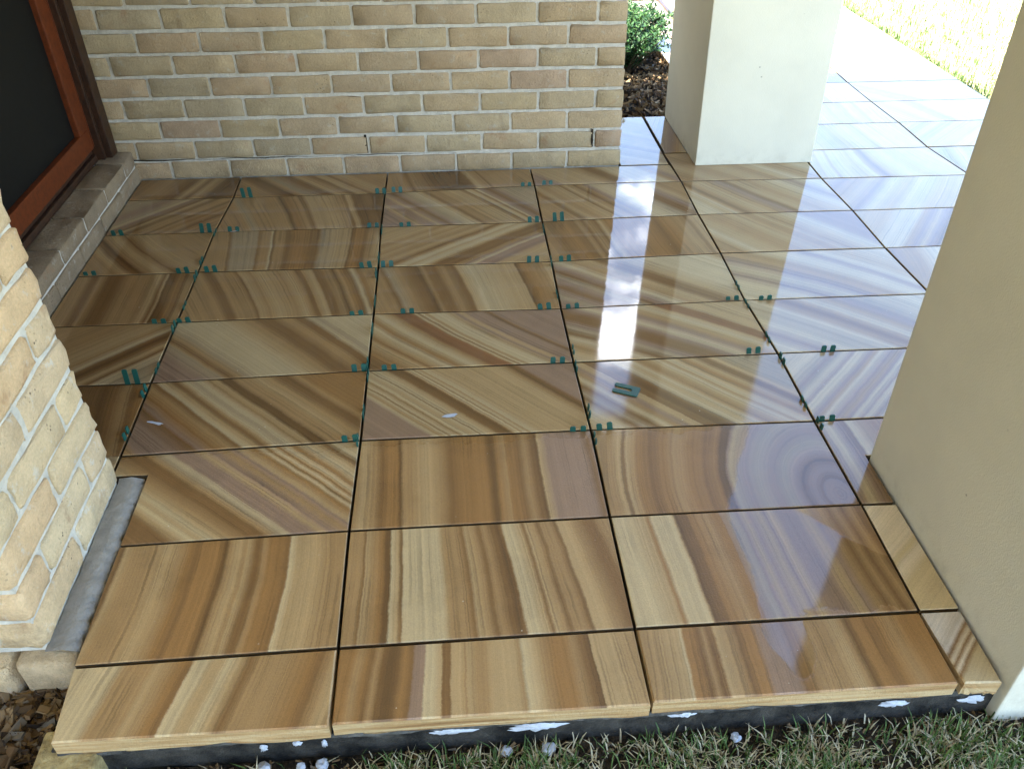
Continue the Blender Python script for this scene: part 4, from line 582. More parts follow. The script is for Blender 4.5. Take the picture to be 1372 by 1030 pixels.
def render_mat():
    m, k, out = new_mat('cream_render')
    P = worldpos(k)
    xyz = k.n('ShaderNodeSeparateXYZ')
    k.l(P, xyz.inputs[0])
    base = lin((210, 203, 182))
    col = k.mix(k.smooth(k.noise(P, 2.6, 5., .6), .3, .7), tuple(v*.93 for v in base), tuple(v*1.03 for v in base))
    vo = k.n('ShaderNodeTexVoronoi')
    vo.inputs['Scale'].default_value = 13.
    k.l(P, vo.inputs['Vector'])
    fleck = k.m('MULTIPLY', k.smooth(vo.outputs['Distance'], .055, .03), k.smooth(k.noise(P, 3., 2., .5), .54, .6))
    col = k.mix(k.m('MULTIPLY', fleck, .55), col, (.12, .09, .05))
    low = k.m('MULTIPLY', k.smooth(xyz.outputs[2], .10, .0), k.smooth(k.noise(P, 16., 5., .7), .42, .7))
    col = k.mix(k.m('MULTIPLY', low, .20), col, lin((120, 104, 78)))
    h = k.m('ADD', k.noise(P, 260., 3., .6), k.m('MULTIPLY', k.noise(P, 7., 3., .5), 1.6))
    principled(k, out, col, .75, .3, h, .0007)
    return m
M_RENDER = render_mat()
M_CEIL = simple_mat('ceiling_paint', lin((226, 222, 212)), .8, .2, .02, 3.)
M_FASCIA = simple_mat('fascia_paint', lin((214, 206, 186)), .6, .4, .03, 3.)
M_CONC = simple_mat('wet_concrete', (.044, .039, .032), .7, .3, .45, 14., 60., .006)
M_BEDGREY = simple_mat('adhesive_grey', (.105, .098, .085), .85, .2, .4, 18., 80., .006)
M_BED = simple_mat('bedding', (.055, .045, .032), .9, .1, .2, 30., 90., .004)
M_SOIL = simple_mat('dark_soil', (.050, .038, .026), .95, .1, .35, 25., 60., .02)
M_LAWNBASE = simple_mat('lawn_thatch', lin((152, 142, 106)), .95, .1, .3, 12., 60., .01, c2=lin((124, 122, 80)))
M_GLUE = simple_mat('white_adhesive', lin((186, 190, 198)), .6, .4, .06, 60., 160., .003)
M_JAMB = simple_mat('dark_timber', lin((54, 31, 16)), .45, .4, .25, 40.)
M_SASH = simple_mat('red_brown_sash', lin((96, 43, 15)), .5, .3, .16, 50.)
M_SILLT = simple_mat('sill_timber', lin((58, 36, 22)), .5, .4, .25, 40.)
M_SCREEN = simple_mat('black_mesh_screen', (.0045, .0052, .005), .5, .2, .15, 60.)
M_TEAL = simple_mat('teal_plastic', lin((20, 76, 66)), .42, .5, .08, 60.)
M_BLOCK = simple_mat('yellow_stone', lin((176, 158, 112)), .9, .2, .22, 34., 90., .006, c2=lin((122, 106, 72)))
def tint_mat(name, stops, rough=.55, spec=.4, trans=.0):
    m, k, out = new_mat(name)
    at = k.n('ShaderNodeAttribute', attribute_name='tint')
    col = k.ramp(at.outputs['Fac'], stops)
    b = principled(k, out, col, rough, spec)
    if trans:
        tr = k.n('ShaderNodeBsdfTranslucent')
        k.l(col, tr.inputs[0])
        mx = k.n('ShaderNodeMixShader')
        mx.inputs[0].default_value = trans
        k.l(b.outputs[0], mx.inputs[1])
        k.l(tr.outputs[0], mx.inputs[2])
        k.l(mx.outputs[0], out.inputs[0])
    return m
M_GRASS = tint_mat('grass_blades', [(0., (.055, .095, .024)), (.35, (.10, .17, .042)), (.52, (.18, .24, .075)), (.56, (.52, .45, .26)), (.8, (.68, .61, .42)), (1., (.34, .26, .15))], .6, .3, .25)
M_CHIP = tint_mat('wood_chips', [(0., (.022, .014, .009)), (.3, (.075, .045, .022)), (.6, (.15, .09, .042)), (.85, (.24, .16, .08)), (1., (.12, .105, .085))], .85, .2)
M_LEAF = tint_mat('shrub_leaves', [(0., (.012, .035, .012)), (.4, (.028, .075, .020)), (.75, (.07, .14, .03)), (1., (.17, .22, .04))], .45, .25, .3)
M_TWIG = simple_mat('shrub_bark', (.06, .04, .025), .9, .1, .3, 60.)
# ================================================================ GROUND
LEAN = .027
gm = MB()
gm.add([(-400, -400, -.16), (400, -400, -.16), (400, 400, -.16), (-400, 400, -.16)], [(0, 1, 2, 3)])
struct(ob('ground', gm.mesh('ground', M_LAWNBASE)))
def sheet(name, x0, x1, y0, y1, z, mat, nx, ny, amp, seed):
    r = random.Random(seed)
    v = [(x0+(x1-x0)*i/nx, y0+(y1-y0)*j/ny, z+r.uniform(-amp, amp)) for j in range(ny+1) for i in range(nx+1)]
    f = [(j*(nx+1)+i, j*(nx+1)+i+1, (j+1)*(nx+1)+i+1, (j+1)*(nx+1)+i) for j in range(ny) for i in range(nx)]
    return struct(ob(name, mesh_from(name, v, f, (mat,), True)))
sheet('front_soil', -3.2, 3.0, -1.0, -.166, -.116, M_SOIL, 90, 12, .006, 3)
sheet('garden_bed', -.4, 1.17, 2.93, 7.5, -.045, M_SOIL, 30, 60, .008, 5)
# ---- porch slab with its paving tiles
def prism(poly, z0, z1, lean=0.):
    n = len(poly)
    v = [(x, y, z0) for x, y in poly]+[(x, y, z1) for x, y in poly]
    f = [tuple(range(n-1, -1, -1)), tuple(range(n, 2*n))]+[(i, (i+1) % n, n+(i+1) % n, n+i) for i in range(n)]
    return v, f
sb = MB()
v, f = prism([(-1.112, -.163), (.70, -.166), (.70, .0), (1.21, .0), (2.405, .0), (2.405, 7.4), (1.19, 7.4), (1.19, 2.92), (.385, 2.92), (.385, 2.45), (-1.68, 2.45), (-1.68, .53), (-1.112, .53)], -.17, -.0365)
sb.add(v, f, 0)
slab = struct(ob('porch_slab', sb.mesh('porch_slab', M_CONC)))
TH = .036
def tile_mesh(d, mat, front):
    P = [Vector((q[0], q[1], 0)) for q in d['p']]
    n = len(P)
    rr = random.Random(d['p'][0][0]*99)
    bm = bmesh.new()
    th = TH if not front else TH+.002
    def ring(inset, z):
        out = []
        for i in range(n):
            a, b, c = P[i-1], P[i], P[(i+1) % n]
            e1 = (b-a).normalized()
            e2 = (c-b).normalized()
            m = Vector((-e1.y-e2.y, e1.x+e2.x, 0))
            m /= max(.3, m.dot(Vector((-e1.y, e1.x, 0))))
            out.append(bm.verts.new(b+m*inset+Vector((0, 0, z))))
        return out
    bv = .0016 if not front else .003
    r0, r1, r2 = ring(0, -th), ring(0, -bv), ring(bv, 0)
    for a, b in ((r0, r1), (r1, r2)):
        for i in range(n):
            f_ = bm.faces.new((a[i], a[(i+1) % n], b[(i+1) % n], b[i]))
            f_.material_index = 1 if a is r0 else 0
    bm.faces.new(r2)
    bm.faces.new(r0[::-1]).material_index = 1
    if front:
        eds = [e for e in bm.edges if all(v_.co.z < -.02 for v_ in e.verts) and abs(e.verts[0].co.y-e.verts[1].co.y) < .03 and sum(v_.co.y for v_ in e.verts) < 0]
        for e in eds:
            for v_ in bmesh.ops.subdivide_edges(bm, edges=[e], cuts=14)['geom_inner']:
                if isinstance(v_, bmesh.types.BMVert):
                    v_.co.z += rr.uniform(-.0035, .003)
                    v_.co.y += rr.uniform(-.0025, .0025)
    me = bpy.data.meshes.new('paving_tile')
    bm.to_mesh(me)
    bm.free()
    me.materials.append(mat)
    me.materials.append(EDGE if front else EDGE_DARK)
    return me
for i, (key, d) in enumerate(TILES.items()):
    front = key[0] in 'BCDS' and key[1:] == '0'
    mt = stone_mat(key, d, (i*1.37) % 9)
    rr = random.Random(i)
    o = ob('paving_tile', tile_mesh(d, mt, front), slab, (d['c'][0], d['c'][1], rr.uniform(-.0006, .0006)))
    o.rotation_euler = (rr.uniform(-1, 1)*.0011, rr.uniform(-1, 1)*.0011, 0)
# grey mortar bed beside the brick pier (part of the slab edge)
def blob_sheet(x0, x1, y0, y1, z, seed, n=14, amp=.006):
    r = random.Random(seed)
    L = [(x0+r.uniform(-1, 1)*amp*.3, y0+(y1-y0)*i/n) for i in range(n+1)]
    Rr = [(x1+r.uniform(-1, 1)*amp, y0+(y1-y0)*i/n) for i in range(n+1)]
    v, f = [], []
    for (a, b) in zip(L, Rr):
        v += [(*a, z+r.uniform(0, .003)), ((a[0]+b[0])/2, a[1], z+.004+r.uniform(0, .003)), (b[0], b[1], z-.004+r.uniform(0, .003)), (b[0]+.001, b[1], z-.03)]
    for i in range(n):
        for j in range(3):
            f.append((4*i+j, 4*i+j+1, 4*i+4+j+1, 4*i+4+j))
    return v, f
v, f = blob_sheet(-1.18, -1.117, .03, .525, -.004, 4, 40, .0075)
ob('mortar_strip', mesh_from('mortar_strip', v, f, (M_GREYMORTAR,), True), slab)
# adhesive squeezed out under the front tiles, patches on the slab face
def splat(cx, cz, w, h, y, seed):
    r = random.Random(seed)
    n = 30
    pts = []
    for i in range(n):
        a = 2*math.pi*i/n
        q = r.uniform(.45, 1.2)
        pts.append((cx+math.cos(a)*w/2*q, cz+(math.sin(a)*h/2*q if math.sin(a) < 0 else math.sin(a)*h/2*.75)))
    v = [(x, y, z) for x, z in pts]+[(cx+(x-cx)*.8, y-.002-r.uniform(0, .002), cz+(z-cz)*.8) for x, z in pts]+[(cx, y-.0045, cz)]
    f = [(i, (i+1) % n, n+(i+1) % n, n+i) for i in range(n)]+[(n+i, n+(i+1) % n, 2*n) for i in range(n)]
    return mesh_from('adhesive_patch', v, f, (M_GLUE,), True)
for i, (x, z, w, h) in enumerate([(-.376, -.050, .085, .022), (-.215, -.056, .115, .030), (.063, -.050, .05, .018), (.486, -.062, .062, .022), (.650, -.066, .062, .030),
                                  (-.733, -.064, .018, .026), (-.669, -.056, .02, .016), (-.619, -.062, .012, .03)]):
    ob('adhesive_patch', splat(x, z, w, h, -.168, i), slab)
ra = random.Random(31)
bv_, bf_, nx_, nz_ = [], [], 150, 5
for i in range(nx_+1):
    x = -1.10+1.79*i/nx_
    drop = .012+.010*abs(math.sin(i*.23)*math.sin(i*.071+1))+ra.uniform(-.003, .003)
    for j in range(nz_+1):
        q = j/nz_
        bv_.append((x+ra.uniform(-.002, .002), -.1645-.006*math.sin(math.pi*min(1, q*1.2+.1))+ra.uniform(-.0015, .0015), -.0385-drop*q))
for i in range(nx_):
    for j in range(nz_):
        a_ = i*(nz_+1)+j
        bf_.append((a_, a_+1, a_+nz_+2, a_+nz_+1))
ob('adhesive_bed', mesh_from('adhesive_bed', bv_, bf_, (M_BEDGREY,), True), slab)
# dry smears on two tiles
def smear(x, y, w, h, a, seed):
    r = random.Random(seed)
    n = 12
    v = [(x, y, .0026)]
    for i in range(n):
        t = 2*math.pi*i/n
        q = r.uniform(.55, 1.1)
        dx, dy = math.cos(t)*w/2*q, math.sin(t)*h/2*q
        v.append((x+dx*math.cos(a)-dy*math.sin(a), y+dx*math.sin(a)+dy*math.cos(a), .0016))
    return mesh_from('adhesive_smear', v, [(0, 1+i, 1+(i+1) % n) for i in range(n)], (M_GLUE,), True)
for i, q in enumerate([(-.368, .705, .045, .018, .2), (-1.146, .731, .055, .012, -.35), (-1.145, 1.832, .03, .006, .3)]):
    ob('adhesive_smear', smear(*q, i), slab)
# ================================================================ BRICKS
def brick_mesh(L, W, H, r, jit, seed, mat):
    rn = random.Random(seed)
    def cuts(D):
        return [0, min(r*.9, D*.2), D*.36, D*.66, D-min(r*.9, D*.2), D] if D > .15 else [0, min(r*.9, D*.2), D*.5, D-min(r*.9, D*.2), D]
    X, Y, Zc = cuts(L), cuts(W), cuts(H)
    idx, v = {}, []
    def vert(i, j, k_):
        if (i, j, k_) in idx:
            return idx[(i, j, k_)]
        p = Vector((X[i]-L/2, Y[j]-W/2, Zc[k_]-H/2))
        q = Vector((max(-L/2+r, min(L/2-r, p.x)), max(-W/2+r, min(W/2-r, p.y)), max(-H/2+r, min(H/2-r, p.z))))
        d = p-q
        if d.length > 1e-6:
            p = q+d.normalized()*r*.96 if (abs(d.x) > 1e-6)+(abs(d.y) > 1e-6)+(abs(d.z) > 1e-6) > 1 else p
        p += Vector((rn.uniform(-1, 1), rn.uniform(-1, 1), rn.uniform(-1, 1)))*jit
        idx[(i, j, k_)] = len(v)
        v.append(p)
        return idx[(i, j, k_)]
    f = []
    nx, ny, nz = len(X)-1, len(Y)-1, len(Zc)-1
    for i in range(nx):
        for j in range(ny):
            f.append((vert(i, j, nz), vert(i+1, j, nz), vert(i+1, j+1, nz), vert(i, j+1, nz)))
            f.append((vert(i, j, 0), vert(i, j+1, 0), vert(i+1, j+1, 0), vert(i+1, j, 0)))
        for k_ in range(nz):
            f.append((vert(i, 0, k_), vert(i+1, 0, k_), vert(i+1, 0, k_+1), vert(i, 0, k_+1)))
            f.append((vert(i, ny, k_), vert(i, ny, k_+1), vert(i+1, ny, k_+1), vert(i+1, ny, k_)))
    for j in range(ny):
        for k_ in range(nz):
            f.append((vert(0, j, k_), vert(0, j, k_+1), vert(0, j+1, k_+1), vert(0, j+1, k_)))
            f.append((vert(nx, j, k_), vert(nx, j+1, k_), vert(nx, j+1, k_+1), vert(nx, j, k_+1)))
    return mesh_from('brick', v, f, (mat,), True)
_bc = {}
def brick(parent, L, W, H, loc, rz=0., mat=None, r=.007, jit=.0016, nvar=7, name='brick'):
    key = (round(L, 4), round(W, 4), round(H, 4), mat.name, rnd.randrange(nvar))
    if key not in _bc:
        _bc[key] = brick_mesh(L, W, H, r, jit, hash(key[:3]) % 999+key[4]*17, mat)
    return ob(name, _bc[key], parent, loc, (rnd.uniform(-1, 1)*.006, rnd.uniform(-1, 1)*.006, rz+rnd.uniform(-1, 1)*.006))
# ---- back wall
WY = 2.330
PIT, CH, ZB = .2335, .0835, -.006
mw = MB()
mw.box(-1.72, .380, WY+.006, WY+.115, -.03, 2.40, LEAN)
bw = ob('brick_wall', mw.mesh('brick_wall', M_MORTAR), None)
tag(bw, 'long wall of pale tan bricks with white mortar along the back of the tiled porch', 'brick wall')
up = MB()
ncourse = 18
for c in range(28):
    z = ZB+CH*c+CH/2
    xr = .384
    first = True
    while xr > -1.69:
        L = (.1100 if (c % 2 == 1 and first) else .2235)
        gap = .010
        x0 = max(xr-L, -1.70)
        if c == 0 and False:
            pass
        if xr-x0 > .03:
            if c < ncourse:
                o = brick(bw, round(xr-x0, 3), .104, CH-.0125, ((xr+x0)/2-LEAN*z, WY+.052+rnd.uniform(-.0015, .0015), z+rnd.uniform(-.001, .001)), 0, M_BRICK, .0062, .0022, 14)
            else:
                q0, q1 = x0, xr
                up.box(q0, q1, WY+rnd.uniform(-.001, .001), WY+.03, z-CH/2+.0062, z+CH/2-.0062, LEAN, 0, .004)
        xr = x0-gap
        first = False
stuff(ob('brickwork', up.mesh('brickwork', M_BRICK), bw))
# settlement crack along the lowest bed joint
rc = random.Random(21)
cv, n_ = [], 60
for i in range(n_+1):
    x = -1.66+1.35*i/n_
    z = .0785+.0016*math.sin(i*.7)+rc.uniform(-.0012, .0012)
    t = (.0022+.0014*math.sin(i*.31))*(1-i/n_*.7)
    cv += [(x, WY+.0052, z-t), (x, WY+.0052, z+t)]
ob('mortar_crack', mesh_from('mortar_crack', cv, [(2*i, 2*i+2, 2*i+3, 2*i+1) for i in range(n_)], (M_BED,)), bw)
# open weep joints: dark slots left without mortar
for x in (-.675, .261):
    wb = MB()
    wb.box(x-.0045, x+.0045, WY-.0005, WY+.02, CH*1+.004, CH*2-.004, LEAN, 0)
    ob('weep_hole', wb.mesh('weep_hole', M_SOIL), bw)
# the end of the wall that turns the corner
ret = MB()
for c in range(28):
    z = ZB+CH*c+CH/2
    y = WY+.1145 if c % 2 == 0 else WY+.2345
    y0 = WY+.1145
    if c % 2:
        ret.box(.30, .384, y0, WY+.2245, z-CH/2+.005, z+CH/2-.005, LEAN)
    yy = y0+(.12 if c % 2 else 0)
    while yy < 3.42:
        y1 = min(yy+.2235, 3.44)
        ret.box(.30, .384, yy, y1, z-CH/2+.005, z+CH/2-.005, LEAN)
        yy = y1+.01
stuff(ob('brickwork', ret.mesh('brickwork', M_BRICK), bw))
core = MB()
core.box(-1.72, .376, WY+.118, 3.45, -.03, 2.40, LEAN)
ob('wall_core', core.mesh('wall_core', M_MORTAR), bw)
# ---- brick sill under the window: two courses running away along the alcove
sm = MB()
sm.box(-1.80, -1.6205, .56, 2.322, -.03, .1160)
sill = ob('brick_sill', sm.mesh('brick_sill', M_MORTAR))
tag(sill, 'low brown brick sill under the dark window at the left of the porch', 'brick sill')
for c, (z0, z1, off) in enumerate(((-.005, .055, .0), (.064, .122, .105))):
    y = 2.322
    first = True
    while y > .58:
        L = .2235 if not (first and c == 1) else .118
        y0 = max(y-L, .56)
        if y-y0 > .03:
            brick(sill, round(y-y0, 3), .112, z1-z0, (-1.612-.056-(.004 if c else 0), (y+y0)/2, (z0+z1)/2), R(90), M_SILLB, .005, .0022)
        y = y0-.010
        first = False
# ---- brick pier at the front left
PX, PY0, PY1 = -1.175, .036, .518
pm = MB()
pm.box(-1.95, PX-.0075, PY0+.0075, PY1-.0075, -.012, 2.40, .012)
pier = ob('brick_pier', pm.mesh('brick_pier', M_MORTAR2))
tag(pier, 'pale cream brick pier at the front left corner of the porch, close to the camera', 'brick pier')
CP = .0868
upp = MB()
for c in range(28):
    z = CP*c+CP/2-.004
    near = c < 18
    def put(x0, x1, y0, y1):
        if near:
            L, W = x1-x0, y1-y0
            brick(pier, round(L, 3), round(W, 3), CP-.0085, ((x0+x1)/2-.012*z+rnd.uniform(-.002, .002), (y0+y1)/2, z), 0, M_BRICK2, .0125, .0034, 8)
        else:
            upp.box(x0, x1, y0, y1, z-CP/2+.005, z+CP/2-.005, .012)
    if c % 2 == 0:
        put(PX-.110, PX, PY0, PY0+.234)
        put(PX-.110, PX, PY0+.246, PY1)
        xs = PX-.120
    else:
        put(PX-.232, PX, PY0, PY0+.110)
        put(PX-.110, PX, PY0+.121, PY0+.361)
        put(PX-.232, PX, PY0+.371, PY1)
        xs = PX-.242
    for (ya, yb) in ((PY0, PY0+.110), (PY1-.110, PY1)):
        x = xs
        while x > -1.9:
            put(x-.230, x, ya, yb)
            x -= .240
stuff(ob('brickwork', upp.mesh('brickwork', M_BRICK2), pier))
# projecting footing course below the pier
xs = [(-1.118, -1.24), (-1.25, -1.48), (-1.49, -1.72), (-1.73, -1.95)]
for a, b in xs:
    brick(pier, round(a-b, 3), .46, .105, ((a+b)/2, .236, -.068), 0, M_BRICK2, .014, .003, 2, 'footing_brick')
# ================================================================ WINDOW
wn = empty('window', (-1.72, 1.45, .122))
tag(wn, 'dark mesh screened window in a red brown timber frame above the brick sill', 'window')
def part(name, x0, x1, y0, y1, z0, z1, mat, parent=wn, bev=.003):
    b = MB()
    b.box(x0+1.72, x1+1.72, y0-1.45, y1-1.45, z0-.122, z1-.122, .012, 0, bev)
    return ob(name, b.mesh(name, mat), parent)
part('jamb', -1.80, -1.672, 2.262, 2.327, .124, 2.2, M_JAMB)
part('jamb', -1.80, -1.695, 2.243, 2.262, .124, 2.2, M_JAMB)
part('jamb', -1.80, -1.672, .53, .60, .124, 2.2, M_JAMB)
part('window_head', -1.80, -1.672, .602, 2.241, 2.10, 2.2, M_JAMB)
part('window_sill', -1.80, -1.722, .602, 2.241, .124, .150, M_SILLT, bev=.004)
part('window_sill', -1.80, -1.735, .602, 2.241, .151, .172, M_SILLT, bev=.003)
sash = part('sash', -1.765, -1.722, .605, 2.238, .174, .252, M_SASH)
part('stile', -1.765, -1.7215, 2.150, 2.238, .2525, 2.095, M_SASH, sash)
part('stile', -1.765, -1.7215, .605, .690, .2525, 2.095, M_SASH, sash)
part('top_rail', -1.765, -1.7215, .691, 2.149, 2.02, 2.095, M_SASH, sash)
part('bead', -1.73, -1.7195, 2.2375, 2.2425, .18, 2.095, M_SASH, sash, .001)
part('mesh_screen', -1.755, -1.742, .691, 2.149, .253, 2.019, M_SCREEN, sash, 0)
# house wall over and behind the window
hw = MB()
hw.box(-4.5, -1.805, .53, 2.36, -.15, 2.40)
hw.box(-1.80, -1.69, .53, 2.322, 2.205, 2.40)
hs = ob('house_wall', hw.mesh('house_wall', M_BRICK))
ww = MB()  # unseen block added at the left front to cut light on the columns
ww.box(-4.4, -3.3, -6., -.02, -.15, 2.40)
blocker = ob('light_blocker', ww.mesh('light_blocker', M_BRICK2))
tag(blocker, 'unseen wing running out beside the front garden', 'wall')
tag(hs, 'house wall round the dark window behind the brick pier', 'wall')
# ================================================================ COLUMNS AND ROOF
def column(name, x0, x1, y0, y1, z0, z1, lean, label):
    b = MB()
    b.box(x0, x1, y0, y1, z0, z1, lean, 0, .004)
    o = ob(name, b.mesh(name, M_RENDER))
    tag(o, label, 'column', 'square rendered porch columns')
    return o
c1_ = column('rendered_column', .706, 1.214, 2.306, 2.902, .0005, 2.18, LEAN, 'square smooth white column standing at the far right end of the brick wall')
c2_ = column('rendered_column', .690, 1.205, -.190, .463, -.155, 2.18, .014, 'large smooth cream column at the right edge, beside the narrow strip tiles')
rf = empty('porch_roof', (-1.6, .8, 2.40))
tag(rf, 'flat porch roof and ceiling above the tiles', 'roof')
def rpart(name, x0, x1, y0, y1, z0, z1, mat):
    b = MB()
    b.box(x0+1.6, x1+1.6, y0-.8, y1-.8, z0-2.40, z1-2.40)
    return ob(name, b.mesh(name, mat), rf)
rpart('ceiling', -4.5, 1.17, -3.0, 3.47, 2.402, 2.50, M_CEIL)  # front overhang lengthened to hold light off the porch
rpart('fascia', 1.172, 1.245, -3.0, 3.47, 2.37, 2.62, M_FASCIA)
rpart('fascia', -4.5, 1.215, 3.472, 3.51, 2.37, 2.62, M_FASCIA)
rpart('fascia', -4.5, 1.215, -3.04, -3.002, 2.37, 2.62, M_FASCIA)
rpart('beam', .66, 1.168, -.19, 2.90, 2.182, 2.40, M_CEIL)
# ================================================================ PACKERS
def u_mesh():
    w, l, leg, base, t = .042, .072, .0145, .020, .0030
    def arc(cx, cy, r, a0, a1, n):
        return [(cx+r*math.cos(a0+(a1-a0)*i/n), cy+r*math.sin(a0+(a1-a0)*i/n)) for i in range(n+1)]
    h = w/2
    P = [(-h+.003, 0), (h-.003, 0), (h, .003), (h, l-.003), (h-.003, l), (h-leg+.003, l), (h-leg, l-.003)]
    P += arc(0, base+h-leg, h-leg, 0, -math.pi, 6)
    P += [(-h+leg, l-.003), (-h+leg-.003, l), (-h+.003, l), (-h, l-.003), (-h, .003)]
    n = len(P)
    v = [(x, -t/2, z) for x, z in P]+[(x, t/2, z) for x, z in P]
    f = [tuple(range(n)), tuple(range(2*n-1, n-1, -1))]+[(i, n+i, n+(i+1) % n, (i+1) % n) for i in range(n)]
    me = mesh_from('horseshoe_packer', v, f, (M_TEAL,))
    return me
UM = u_mesh()
ordn = ['first', 'second', 'third', 'fourth', 'fifth', 'sixth', 'seventh', 'eighth', 'ninth']
GRP = 'teal plastic packers in the tile joints'
seam_x = {0: -1.207, 1: -.601, 2: 0., 3: .603}
proto = None
def place(loc, rot, label):
    global proto
    o = ob('horseshoe_packer', UM, None, loc, rot)
    tag(o, label, 'tile packer', GRP)
    return o
TALL = {(3, -1.255): .045, (7, -1.144): .040, (6, .065): .036, (6, -1.248): .034}
used = set()
for kind, s, x, y in PACKERS:
    if kind == 'x':
        near = min(seam_x, key=lambda c: abs(seam_x[c]-x))
        if abs(x-seam_x[near]) > .25:
            where = 'beside the low brick sill'
        else:
            where = f"just {'left' if x < seam_x[near] else 'right'} of {ordn[near]} long seam"
        lab = f"teal packer in the {ordn[s]} cross joint, {where}"
        if (s, x) in TALL:
            lab = lab.replace('teal packer', 'tall teal packer')
        pr_ = TALL.get((s, x), .018+rnd.uniform(-.004, .006))
        o = place((x, y, pr_-.072), (R(rnd.uniform(-7, 2)), R(rnd.uniform(-9, 3)), R(rnd.uniform(-1.5, 1.5))), lab)
    else:
        row = min(range(2, 8), key=lambda r: abs(ROWY[r]-y))
        side = 'just behind' if y > ROWY[row] else 'just in front of'
        lab = f"teal packer edge-on in {ordn[s]} long seam, {side} the {ordn[row]} cross joint"
        if lab in used:
            lab = f"teal packer edge-on in the {ordn[s]} long seam, farther from the {ordn[row]} cross joint"
        o = place((x, y, .016+rnd.uniform(-.004, .006)-.072), (R(rnd.uniform(-6, 6)), R(rnd.uniform(-3, 3)), R(90+rnd.uniform(-1, 1))), lab)
    used.add(lab)
o = ob('horseshoe_packer', UM, None, (.158, .765, .0025), (R(-90), 0, R(64)))
tag(o, 'loose teal packer lying flat on a glossy tile', 'tile packer', GRP)
# ================================================================ FRONT EDGE ODDMENTS
bb = MB()
bb.box(-1.140, -1.030, -.42, -.118, -.16, -.041, 0, 0, .007)
o = ob('stone_block', bb.mesh('stone_block', M_BLOCK))
tag(o, 'yellow stone block propping up the front left corner tile', 'stone block')
def lump(x, y, z, s, seed):
    r = random.Random(seed)
    bm = bmesh.new()
    bmesh.ops.create_icosphere(bm, subdivisions=2, radius=s)
    for q in bm.verts:
        q.co *= r.uniform(.7, 1.25)
        q.co.z *= .55
    me = bpy.data.meshes.new('mortar_lump')
    bm.to_mesh(me)
    bm.free()
    me.materials.append(M_GLUE)
    return ob('mortar_lump', me, None, (x, y, z+.008))
for i, (x, y, s, lab) in enumerate([(-.737, -.186, .012, 'white adhesive crumb on the soil, leftmost of those under the front left tile'),
                                    (-.668, -.188, .009, 'small white adhesive crumb, middle of those under the front left tile'),
                                    (-.628, -.186, .012, 'white adhesive crumb on the soil nearest the seam left of the middle front tile'),
                                    (-.277, -.188, .011, 'flat pale crumb in the grass, left of two under the middle front tile'),
                                    (-.197, -.187, .014, 'larger white block-shaped crumb in the grass under the middle front tile'),
                                    (.17, -.192, .010, 'grey stone crumb at the slab foot under the right front tile')]):
    tag(lump(x, y, -.112, s, i), lab, 'crumb', 'adhesive crumbs along the slab foot')
# ================================================================ LOOSE COVER
def scatter_blades(name, n, fx, hmin, hmax, zf, straw_f, seed, width=.0032, lean=.9):
    r = random.Random(seed)
    v, f, t = [], [], []
    for _ in range(n):
        p = fx(r)
        if p is None:
            continue
        x, y = p
        z = zf(x, y)
        a = r.uniform(0, 2*math.pi)
        st = r.random() < (straw_f(x, y) if callable(straw_f) else straw_f)
        h = r.uniform(hmin, hmax)*(.75 if st else 1.)
        ln = r.uniform(.15, lean)*(1.9 if st else 1.)
        if st and r.random() < .5:
            h *= .35
            ln *= 2.4
        dx, dy = math.cos(a), math.sin(a)
        w = width*r.uniform(.7, 1.3)
        sx, sy = -dy*w/2, dx*w/2
        b = len(v)
        mx, my, mz = x+dx*h*ln*.35, y+dy*h*ln*.35, z+h*.62
        ex, ey, ez = x+dx*h*ln, y+dy*h*ln, z+h*(1. if ln < 1 else .72)
        v += [(x-sx, y-sy, z-.004), (x+sx, y+sy, z-.004), (mx+sx*.8, my+sy*.8, mz), (mx-sx*.8, my-sy*.8, mz), (ex, ey, ez)]
        f += [(b, b+1, b+2, b+3), (b+3, b+2, b+4)]
        tv = r.uniform(.56, 1.) if st else r.uniform(0., .52)
        t += [tv]*5
    me = mesh_from(name, v, f, (M_GRASS,))
    at = me.attributes.new('tint', 'FLOAT', 'POINT')
    at.data.foreach_set('value', t)
    o = stuff(ob(name, me))
    return o
def front_pos(r):
    x, y = r.uniform(-1.02, 1.25), -.176-abs(r.gauss(0, 1))*.17
    if y < -.62:
        return None
    d = -.176-y
    dens = (.25 if x < -.55 else .9)*min(1., .12+d/.05)
    cl = math.sin(x*9.1+1.7)*math.sin(y*31+x*5)+math.sin(x*23+.3)
    if r.random() > dens*(.65+.3*cl):
        return None
    return x, y
o = scatter_blades('front_grass', 30000, front_pos, .016, .048, lambda x, y: -.116, .62, 5)
def lawn_pos(r):
    x, y = 2.43+r.random()**1.6*2.4, r.uniform(2.2, 7.)
    return x, y
o = scatter_blades('lawn_grass', 26000, lawn_pos, .025, .06, lambda x, y: -.08, lambda x, y: .06 if x < 2.58 else .55, 6, .005)  # hardly any straw beside the paving: roof shade put into the grass colour
lb = MB()
lb.box(2.41, 9., -1., 12., -.159, -.078)
struct(ob('lawn', lb.mesh('lawn', M_LAWNBASE)))
